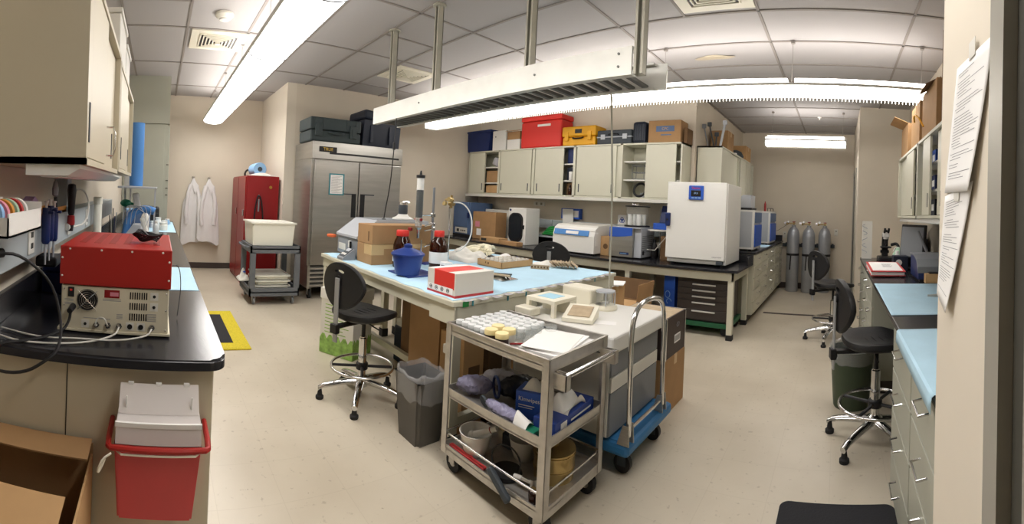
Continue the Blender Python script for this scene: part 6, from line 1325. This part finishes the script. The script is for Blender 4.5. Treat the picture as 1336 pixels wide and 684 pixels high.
    MB().box(-.02, .02, -.268, -.258, .44, .86, .003).build('back_bar', 'backbar', t); MB().box(-.03, .03, -.285, -.25, .5, .56, .004).cyl((0, -.262, .85), (0, -.245, .85), .028, seg=18).each('bar_clamp', 'black', t)
    return t
ch = chair('black lab chair with chrome footring at the island beside the grass print carton', (-2.64, 1.4, 0), .3)
dup(ch, (.27, 2.76, 0), rz=-1.35, label='black lab chair with chrome footring at the right-side bench, the nearer one', scale=(1.06,)*3)
dup(ch, (-.03, 4.98, 0), rz=-.95, label='black lab chair nearest the gas cylinders, turned toward the bench', scale=(1.06,)*3)
dup(ch, (-2.9, 3.85, 0), rz=.35, label='black lab chair between the island and the north bench, only its back showing', scale=(1.06,)*3)
bpy.context.view_layer.update()
t = thing('floor_mat', 'black rubber floor mat near the doorway', 'mat', (0, 0, 0))
MB().prism([(x, y) for x, y in rrect(-.235, .315, 1.2, 2.14, .05)], 'z', .001, .018).build('mat_body', 'matblack', t)
# ================================================================ east bench
BX = .285
t = thing('worktop', 'black bench top along the right wall under blue sheets', 'worktop', (0, 0, 0))
Bx(BX, .995, 1.08, 5.35, .88, .91, .006).build('slab', 'epoxy', t); Bx(.975, .995, 1.08, 5.35, .91, 1.01, .003).build('backsplash', 'epoxy', t)
def drawers(label, y0, y1, n_, cols=1, xf=BX+.025):
    t = thing('base_cabinet', label, 'cabinet', (0, 0, 0))
    Bx(xf, .99, y0, y1, .1, .877).build('body', 'cab_grey', t); Bx(xf+.06, .99, y0, y1, .001, .1).build('plinth', 'base', t)
    w = (y1-y0)/cols
    for c in range(cols):
        ya, yb = y0+c*w+.01, y0+(c+1)*w-.01
        hs = (.775-.01)/n_
        for i in range(n_):
            z0 = .11+hs*i; d = Bx(xf-.018, xf, ya, yb, z0, z0+hs-.008, .003).build('drawer', 'cab_grey', t); ym = (ya+yb)/2; zz = z0+hs*.68
            MB().tube([(xf-.018, ym-.055, zz), (xf-.05, ym-.055, zz-.006), (xf-.05, ym+.055, zz-.006), (xf-.018, ym+.055, zz)], .0045, 6).build('pull', 'chrome', d)
    return t
drawers('grey drawer cabinet under the right bench nearest the doorway', 1.1, 2.15, 4, 2)
t = thing('base_cabinet', 'plain grey cabinet end beyond the kneespace of the right bench', 'cabinet', (0, 0, 0)); Bx(.42, .99, 2.16, 2.2, .001, .877).build('side_panel', 'cab_grey', t)
Bx(.85, .9, 2.2, 3.3, .1, .16).build('back_rail', 'cab_grey', t); Bx(.9, .98, 2.2, 3.3, .001, .877).build('back_panel', 'cab_grey', t)
drawers('grey cabinet with drawers behind the round green bin', 3.5, 4.4, 4, 2); drawers('grey cabinet at the far end of the right bench', 4.41, 5.33, 4, 2)
def drape(label, x0, x1, y0, y1, over=0.):
    t = thing('bench_paper', label, 'bench paper', (0, 0, 0)); q = MB()
    P = [(x1, .9122), (BX+.02, .9122)] + ([(BX-.0-.012*math.sin(PI/2*i/5)-.0, .9122-.0*i) for i in range(1)] if not over else [(BX-.002, .9122), (BX-.009, .906), (BX-.011, .89), (BX-.012, .88-over)])
    top = []; n_ = 18
    for j in range(n_+1):
        y = y0+(y1-y0)*j/n_; k_ = 1 if not over else (.5+.5*math.sin(PI*j/n_)**.6)
        top.append([q.bm.verts.new((x, y, z)) for x, z in P])
    for a_, c2 in zip(top, top[1:]):
        for k in range(len(P)-1): q.bm.faces.new((a_[k], a_[k+1], c2[k+1], c2[k]))
    o = q.build('paper_sheet', 'paperblue', t, True); md = o.modifiers.new('s', 'SOLIDIFY'); md.thickness = .0015; md.offset = 1
    return t
drape('light blue bench paper spread flat on the right bench beyond the gap', .3, .9, 2.2, 3.25)
drape('light blue bench paper drooping over the right bench edge nearest the doorway', .3, .9, 1.2, 1.92, .02)
t = thing('metal_scoop', 'flat grey metal tool lying on the blue sheet of the right bench', 'tool', (.72, 2.72, .914)); MB().prism([(-.14, -.01), (-.02, -.05), (.14, -.05), (.14, .05), (-.02, .03)], 'z', 0, .012).build('blade', 'steel', t)
# binder and papers
t = thing('binder', 'red binder with white title page lying on the right bench', 'binder', (.43, 3.8, .942)); t.rotation_euler = (.11, 0, .06)
Bx(-.12, .1, -.05, .17, -.02, 0, .002).build('back_stack', 'paper', t)
Bx(-.155, .14, -.2, .17, 0, .006, .002).build('lower_cover', 'tapered', t); Bx(-.15, .13, -.19, .16, .006, .035, .002).build('pages', 'paper', t); Bx(-.155, .14, -.2, .17, .035, .042, .002).build('upper_cover', 'tapered', t)
Bx(-.135, .12, -.175, .15, .042, .0432).build('title_page', 'paper', t)
q = MB()
for k in range(6): q.box(-.03, .06-.01*(k % 3), .07-.022*k, .076-.022*k, .0432, .0436)
q.build('title_print', 'inklight', t)
t = thing('paper_pad', 'white papers sticking out under the red binder', 'paper', (.335, 3.98, .911)); MB().obox((0, 0, .006), (.08, .12, .01), (0, 0, .3)).build('sheets', 'paper', t)
t = thing('poster_tube', 'narrow white board with scribbles standing at the far end of the right bench', 'board', (.355, 5.2, .911)); MB().obox((0, 0, .225), (.12, .03, .45), (-.03, 0, 0), .002).build('board', 'offwhite', t)
q = MB()
for k in range(5): q.tube([(-.03+.03*math.sin(k*2+i*.9), -.018, .06+.075*k+.01*i) for i in range(6)], .002, 5)
q.build('scribble', 'bluegrey', t)
# microscope
t = thing('microscope', 'black and white binocular microscope at the far end of the right bench', 'microscope', (.56, 5.0, .911))
MB().box(-.09, .1, -.14, .14, 0, .05, .012).build('base', 'black', t); MB().prism([(.05, .05), (.14, .05), (.13, .2), (.1, .3), (.02, .32), (.0, .27), (.07, .22)], 'x', -.035, .035).build('arm', 'black', t)
MB().obox((-.0, .0, .3), (.075, .1, .06), (0, 0, 0), .012).cyl((0, 0, .27), (0, 0, .25), .03, seg=16).build('head', 'whitematte', t)
for x in (-.022, .022): MB().cyl((x, -.03, .32), (x, -.1, .37), .013, seg=12).build('eyepiece', 'black', t)
MB().cyl((0, 0, .2), (0, 0, .25), .022, seg=14).cyl((.0, .0, .17), (.01, -.015, .2), .01, seg=10).build('objective', 'black', t); Bx(-.06, .06, -.07, .06, .15, .165, .003).build('stage', 'black', t); MB().cyl((-.05, .09, .1), (.05, .09, .1), .018, seg=14).build('focus_knob', 'black', t); MB().sphere((.0, 0, .34), .02).build('top_cap', 'black', t, True)
o = MB().tube([(.62, 4.95, 1.1), (.68, 4.9, 1.12), (.7, 4.86, 1.05), (.68, 4.84, .97), (.64, 4.84, .932)], .018, 10, smooth=2).build('black_hose', 'black', smooth=True); tag(o, 'thick black curved hose beside the microscope', 'hose')
bottle('wash_bottle', 'small white wash bottle behind the red binder', 'bottle', (.6, 4.3, .911), .035, .17, 'white', 'whitematte')
t = thing('spray_bottle', 'pale green clear jug behind the red binder', 'jug', (.64, 4.5, .911)); MB().lathe([(.06, 0), (.065, .02), (.062, .12), (.03, .17), (.02, .19)], seg=20).build('jug_body', 'tapegreen', t, True); MB().tube([(.02, 0, .18), (-.03, 0, .19), (-.05, 0, .15)], .01, 8, smooth=1).build('handle', 'offwhite', t, True)
t = thing('tissue_box', 'navy box with white printed mark beside the pale green jug', 'box', (.6, 4.1, .911)); Bx(-.07, .07, -.07, .07, 0, .14, .004).build('carton', 'darknavy', t); MB().cyl((-.02, -.0705, .08), (-.02, -.072, .08), .03, seg=18).build('mark', 'whitematte', t)
t = thing('monitor', 'dark flat monitor seen almost edge-on under the right wall cabinets', 'monitor', (.74, 4.2, .911)); t.rotation_euler = (0, 0, -1.05)
MB().obox((0, 0, .27), (.36, .03, .33), (-.08, 0, 0), .006).build('display_case', 'black', t); MB().obox((0, -.017, .268), (.33, .004, .29), (-.08, 0, 0)).build('screen', 'grey', t); MB().cyl((0, .02, .01), (0, .02, .14), .02, seg=12).build('stand', 'black', t); Bx(-.1, .1, -.07, .09, 0, .012, .004).build('base', 'black', t)

t = thing('centrifuge', 'navy and grey rounded microcentrifuge on the right bench beside the partition', 'centrifuge', (.8, 3.55, .911))
MB().prism([(-.2, .02), (-.2, .1), (-.14, .16), (-.02, .19), (.17, .19), (.17, .02)], 'x', -.16, .14).build('housing', 'navy', t)
MB().prism([(-.21, .07), (-.215, .12), (-.15, .175), (-.02, .205), (.17, .205), (.17, .19), (-.02, .19), (-.14, .16), (-.2, .1)], 'x', -.17, .15).build('grey_band', 'grey', t); Bx(-.15, .13, -.19, .16, 0, .021).build('foot', 'black', t)
t = thing('cardboard_box', 'small wooden coloured box with black insert before the navy microcentrifuge', 'box', (.76, 3.3, .913)); t.location.y = 3.3; Bx(-.08, .12, -.035, .035, 0, .07, .003).build('box_body', 'cardlight', t); Bx(-.05, .1, -.02, .03, .07, .08, .002).build('insert', 'black', t)
t = thing('cable_arm', 'grey angled support arm rising behind the navy microcentrifuge', 'arm', (.9, 3.9, .911)); MB().cyl((0, 0, 0), (0, 0, .02), .06, seg=18).cyl((0, 0, .02), (-.16, .05, .38), .014, seg=10).build('arm_bar', 'grey', t)
t = thing('equipment_box', 'black clutter box of instruments in the shade under the right wall cabinets', 'instrument', (.85, 4.75, .911)); Bx(-.12, .12, -.2, .2, 0, .28, .01).build('case', 'black', t); Bx(-.1, .08, -.15, .1, .28, .4, .02).build('upper_case', 'charcoal', t); Bx(-.125, -.12, -.15, .15, .06, .22, .003).build('panel', 'charcoal', t)
# wall cabinets over the east bench (front looks west)
t = slider(3.42, 4.5, .62, .995, 1.41, 2.02, 'wall cabinet over the right bench with boxes on top, farther of the two', [(3.98, 4.44, 1, (4.02,)), (3.62, 4.0, 0, (3.66,))], axis='x', shelves=(1.6, 1.8))
t = slider(2.3, 3.41, .62, .995, 1.41, 2.02, 'wall cabinet over the right bench beside the partition with dark open gap', [(2.95, 3.2, 0, (3.0,)), (2.4, 2.8, 1, (2.7,))], axis='x', shelves=(1.6, 1.8))
for k, (y, z, lb) in enumerate(((3.3, 1.619, 'navy box on the lower open shelf over the right bench'), (3.3, 1.819, 'blue and white packages on the upper open shelf over the right bench'), (3.3, 1.432, 'dark box at the bottom of the open shelf over the right bench'))):
    t = thing('storage_box', lb, 'box', (.83, y, z)); Bx(-.1, .1, -.07, .07, 0, .13, .004).build('carton', ('navy', 'brightblue', 'darknavy')[k], t); Bx(-.1012, -.1, -.04, .04, .04, .09).build('label', 'whitematte', t)
t = thing('under_cabinet_lamp', 'white lamp strip below the wall cabinets over the right bench', 'lamp', (0, 0, 0)); Bx(.64, .8, 2.35, 4.48, 1.375, 1.409, .004).build('housing', 'white', t); Bx(.66, .78, 2.4, 4.4, 1.371, 1.376).build('diffuser', 'whitematte', t)
t = thing('cardboard_box', 'open topped brown carton on the far end of the right wall cabinets', 'box', (.8, 4.25, 2.0205)); Bx(-.16, .17, -.2, .22, 0, .3, .003).build('carton', 'cardboard', t); MB().obox((-.2, .05, .335), (.18, .36, .004), (0, .35, 0)).build('flap', 'cardlight', t)
t = thing('cardboard_box', 'tall brown carton in the middle of the right wall cabinet tops', 'box', (.8, 3.72, 2.0205)); Bx(-.15, .17, -.2, .2, 0, .38, .003).build('carton', 'cardboard', t); Bx(-.152, .0, -.02, .02, .3, .381).build('tape', 'tape', t)
t = thing('cardboard_box', 'brown carton with dark flap nearest the partition on the right wall cabinets', 'box', (.8, 3.1, 2.0205)); Bx(-.16, .17, -.25, .25, 0, .36, .003).build('carton', 'cardboard', t); MB().obox((-.16, .0, .37), (.12, .3, .004), (0, -.5, 0)).build('flap', 'carddark', t)
t = thing('cardboard_box', 'brown carton on the right wall cabinets, top against the partition edge', 'box', (.8, 2.5, 2.0205)); Bx(-.16, .17, -.2, .2, 0, .62, .003).build('carton', 'carddark', t); Bx(-.162, -.16, -.02, .02, .3, .62).build('tape', 'tape', t)
o = MB().tube([(.63, 3.25, 2.12), (.6, 3.3, 2.2), (.58, 3.4, 2.24), (.6, 3.48, 2.2)], .008, 8, smooth=2).build('yellow_strap', 'yellow', smooth=True); tag(o, 'yellow strap dangling from the cartons on the right wall cabinets', 'strap')
# papers on the partition
def pinned(label, pts, seedl, bottom=False):
    t = thing('printed_page', label, 'paper', (0, 0, 0)); q = MB()
    (y0, z0), (y1, z1), (y2, z2), (y3, z3) = pts; n_ = 14; V = []
    for i in range(n_+1):
        u = i/n_; row = []
        for j in range(n_+1):
            v = j/n_; y = (y0*(1-u)+y1*u)*(1-v)+(y3*(1-u)+y2*u)*v; z = (z0*(1-u)+z1*u)*(1-v)+(z3*(1-u)+z2*u)*v
            row.append(q.bm.verts.new((.2545-.012*v*v*u-.003, y, z)))
        V.append(row)
    for i in range(n_):
        for j in range(n_): q.bm.faces.new((V[i][j], V[i+1][j], V[i+1][j+1], V[i][j+1]))
    o = q.build('page', 'paper', t, True); md = o.modifiers.new('s', 'SOLIDIFY'); md.thickness = .0006
    q = MB(); rnd = random.Random(seedl)
    for k in range(38):
        v = .07+.022*k
        if rnd.random() < .18: continue
        ua = .1+.05*rnd.random()*(k % 3); ub = min(.92, ua+.25+.6*rnd.random())
        P = []
        for u in (ua, ub):
            for dv in (0, .0045):
                vv = v+dv; y = (y0*(1-u)+y1*u)*(1-vv)+(y3*(1-u)+y2*u)*vv; z = (z0*(1-u)+z1*u)*(1-vv)+(z3*(1-u)+z2*u)*vv; P.append((.2545-.012*vv*vv*u-.0042, y, z))
        vs = [q.bm.verts.new(p) for p in (P[0], P[2], P[3], P[1])]; q.bm.faces.new(vs)
    q.build('print', 'inklight', t)
    Bx(.2485, .2495, (y0+y1)/2-.02, (y0+y1)/2+.02, z0-.015, z0+.02).build('mounting_tape', 'offwhite', t)
    return t
pinned('printed white page taped to the partition wall, upper one', ((.915, 1.74), (.685, 1.725), (.78, 1.46), (1.005, 1.468)), 3)
pinned('printed white page taped to the partition wall, lower one', ((1.0, 1.46), (.785, 1.48), (.93, 1.20), (1.065, 1.22)), 8)
EXPO = 0.66
# single-piece things are one mesh: no empty above them
for o in [o for o in bpy.data.objects if o.type == 'EMPTY' and o.parent is None]:
    k = kids(o)
    if len(k) == 1 and k[0].type == 'MESH':
        m = k[0]; n = o.name; bpy.context.view_layer.update(); w4 = m.matrix_world.copy(); m.parent = None; m.matrix_world = w4
        for p in ('label', 'category', 'group'):
            if p in o: m[p] = o[p]
        bpy.data.objects.remove(o); m.name = n
# ================================================================ camera, light, colour
cam = bpy.data.cameras.new('camera'); co = bpy.data.objects.new('camera', cam); COL.objects.link(co)
F_, C_, YAW, PIT, ROL = 564.2, 261.6, -.755, .0054, .049
cam.type = 'PANO'; cam.panorama_type = 'CENTRAL_CYLINDRICAL'
cam.central_cylindrical_radius = 1.0
cam.central_cylindrical_range_u_min = -668/F_; cam.central_cylindrical_range_u_max = 668/F_
cam.central_cylindrical_range_v_min = -(684-C_)/F_; cam.central_cylindrical_range_v_max = C_/F_
cam.clip_start = .02; cam.clip_end = 60
Fv = Vector((math.sin(YAW), math.cos(YAW), 0)); Rv = Vector((math.cos(YAW), -math.sin(YAW), 0)); Uv = Vector((0, 0, 1))
F2 = Fv*math.cos(PIT)+Uv*math.sin(PIT); U2 = Uv*math.cos(PIT)-Fv*math.sin(PIT)
R3 = Rv*math.cos(ROL)+U2*math.sin(ROL); U3 = U2*math.cos(ROL)-Rv*math.sin(ROL)
m4 = Matrix.Identity(4)
for i in range(3): m4[i][0] = R3[i]; m4[i][1] = U3[i]; m4[i][2] = -F2[i]
m4[0][3], m4[1][3], m4[2][3] = 0, 0, 1.405
co.matrix_world = m4
bpy.context.scene.camera = co
w = bpy.data.worlds.new('world'); bpy.context.scene.world = w; w.use_nodes = True
w.node_tree.nodes['Background'].inputs[0].default_value = (.8, .85, 1, 1); w.node_tree.nodes['Background'].inputs[1].default_value = .05
sc = bpy.context.scene
sc.view_settings.view_transform = 'Standard'; sc.view_settings.look = 'None'; sc.view_settings.gamma = 1; sc.view_settings.use_curve_mapping = False
sc.view_settings.exposure = EXPO
sc.cycles.max_bounces = 8; sc.cycles.diffuse_bounces = 5; sc.cycles.glossy_bounces = 4; sc.cycles.transmission_bounces = 6; sc.cycles.transparent_max_bounces = 8
sc.cycles.caustics_reflective = False; sc.cycles.caustics_refractive = False; sc.cycles.sample_clamp_indirect = 4; sc.cycles.use_denoising = True
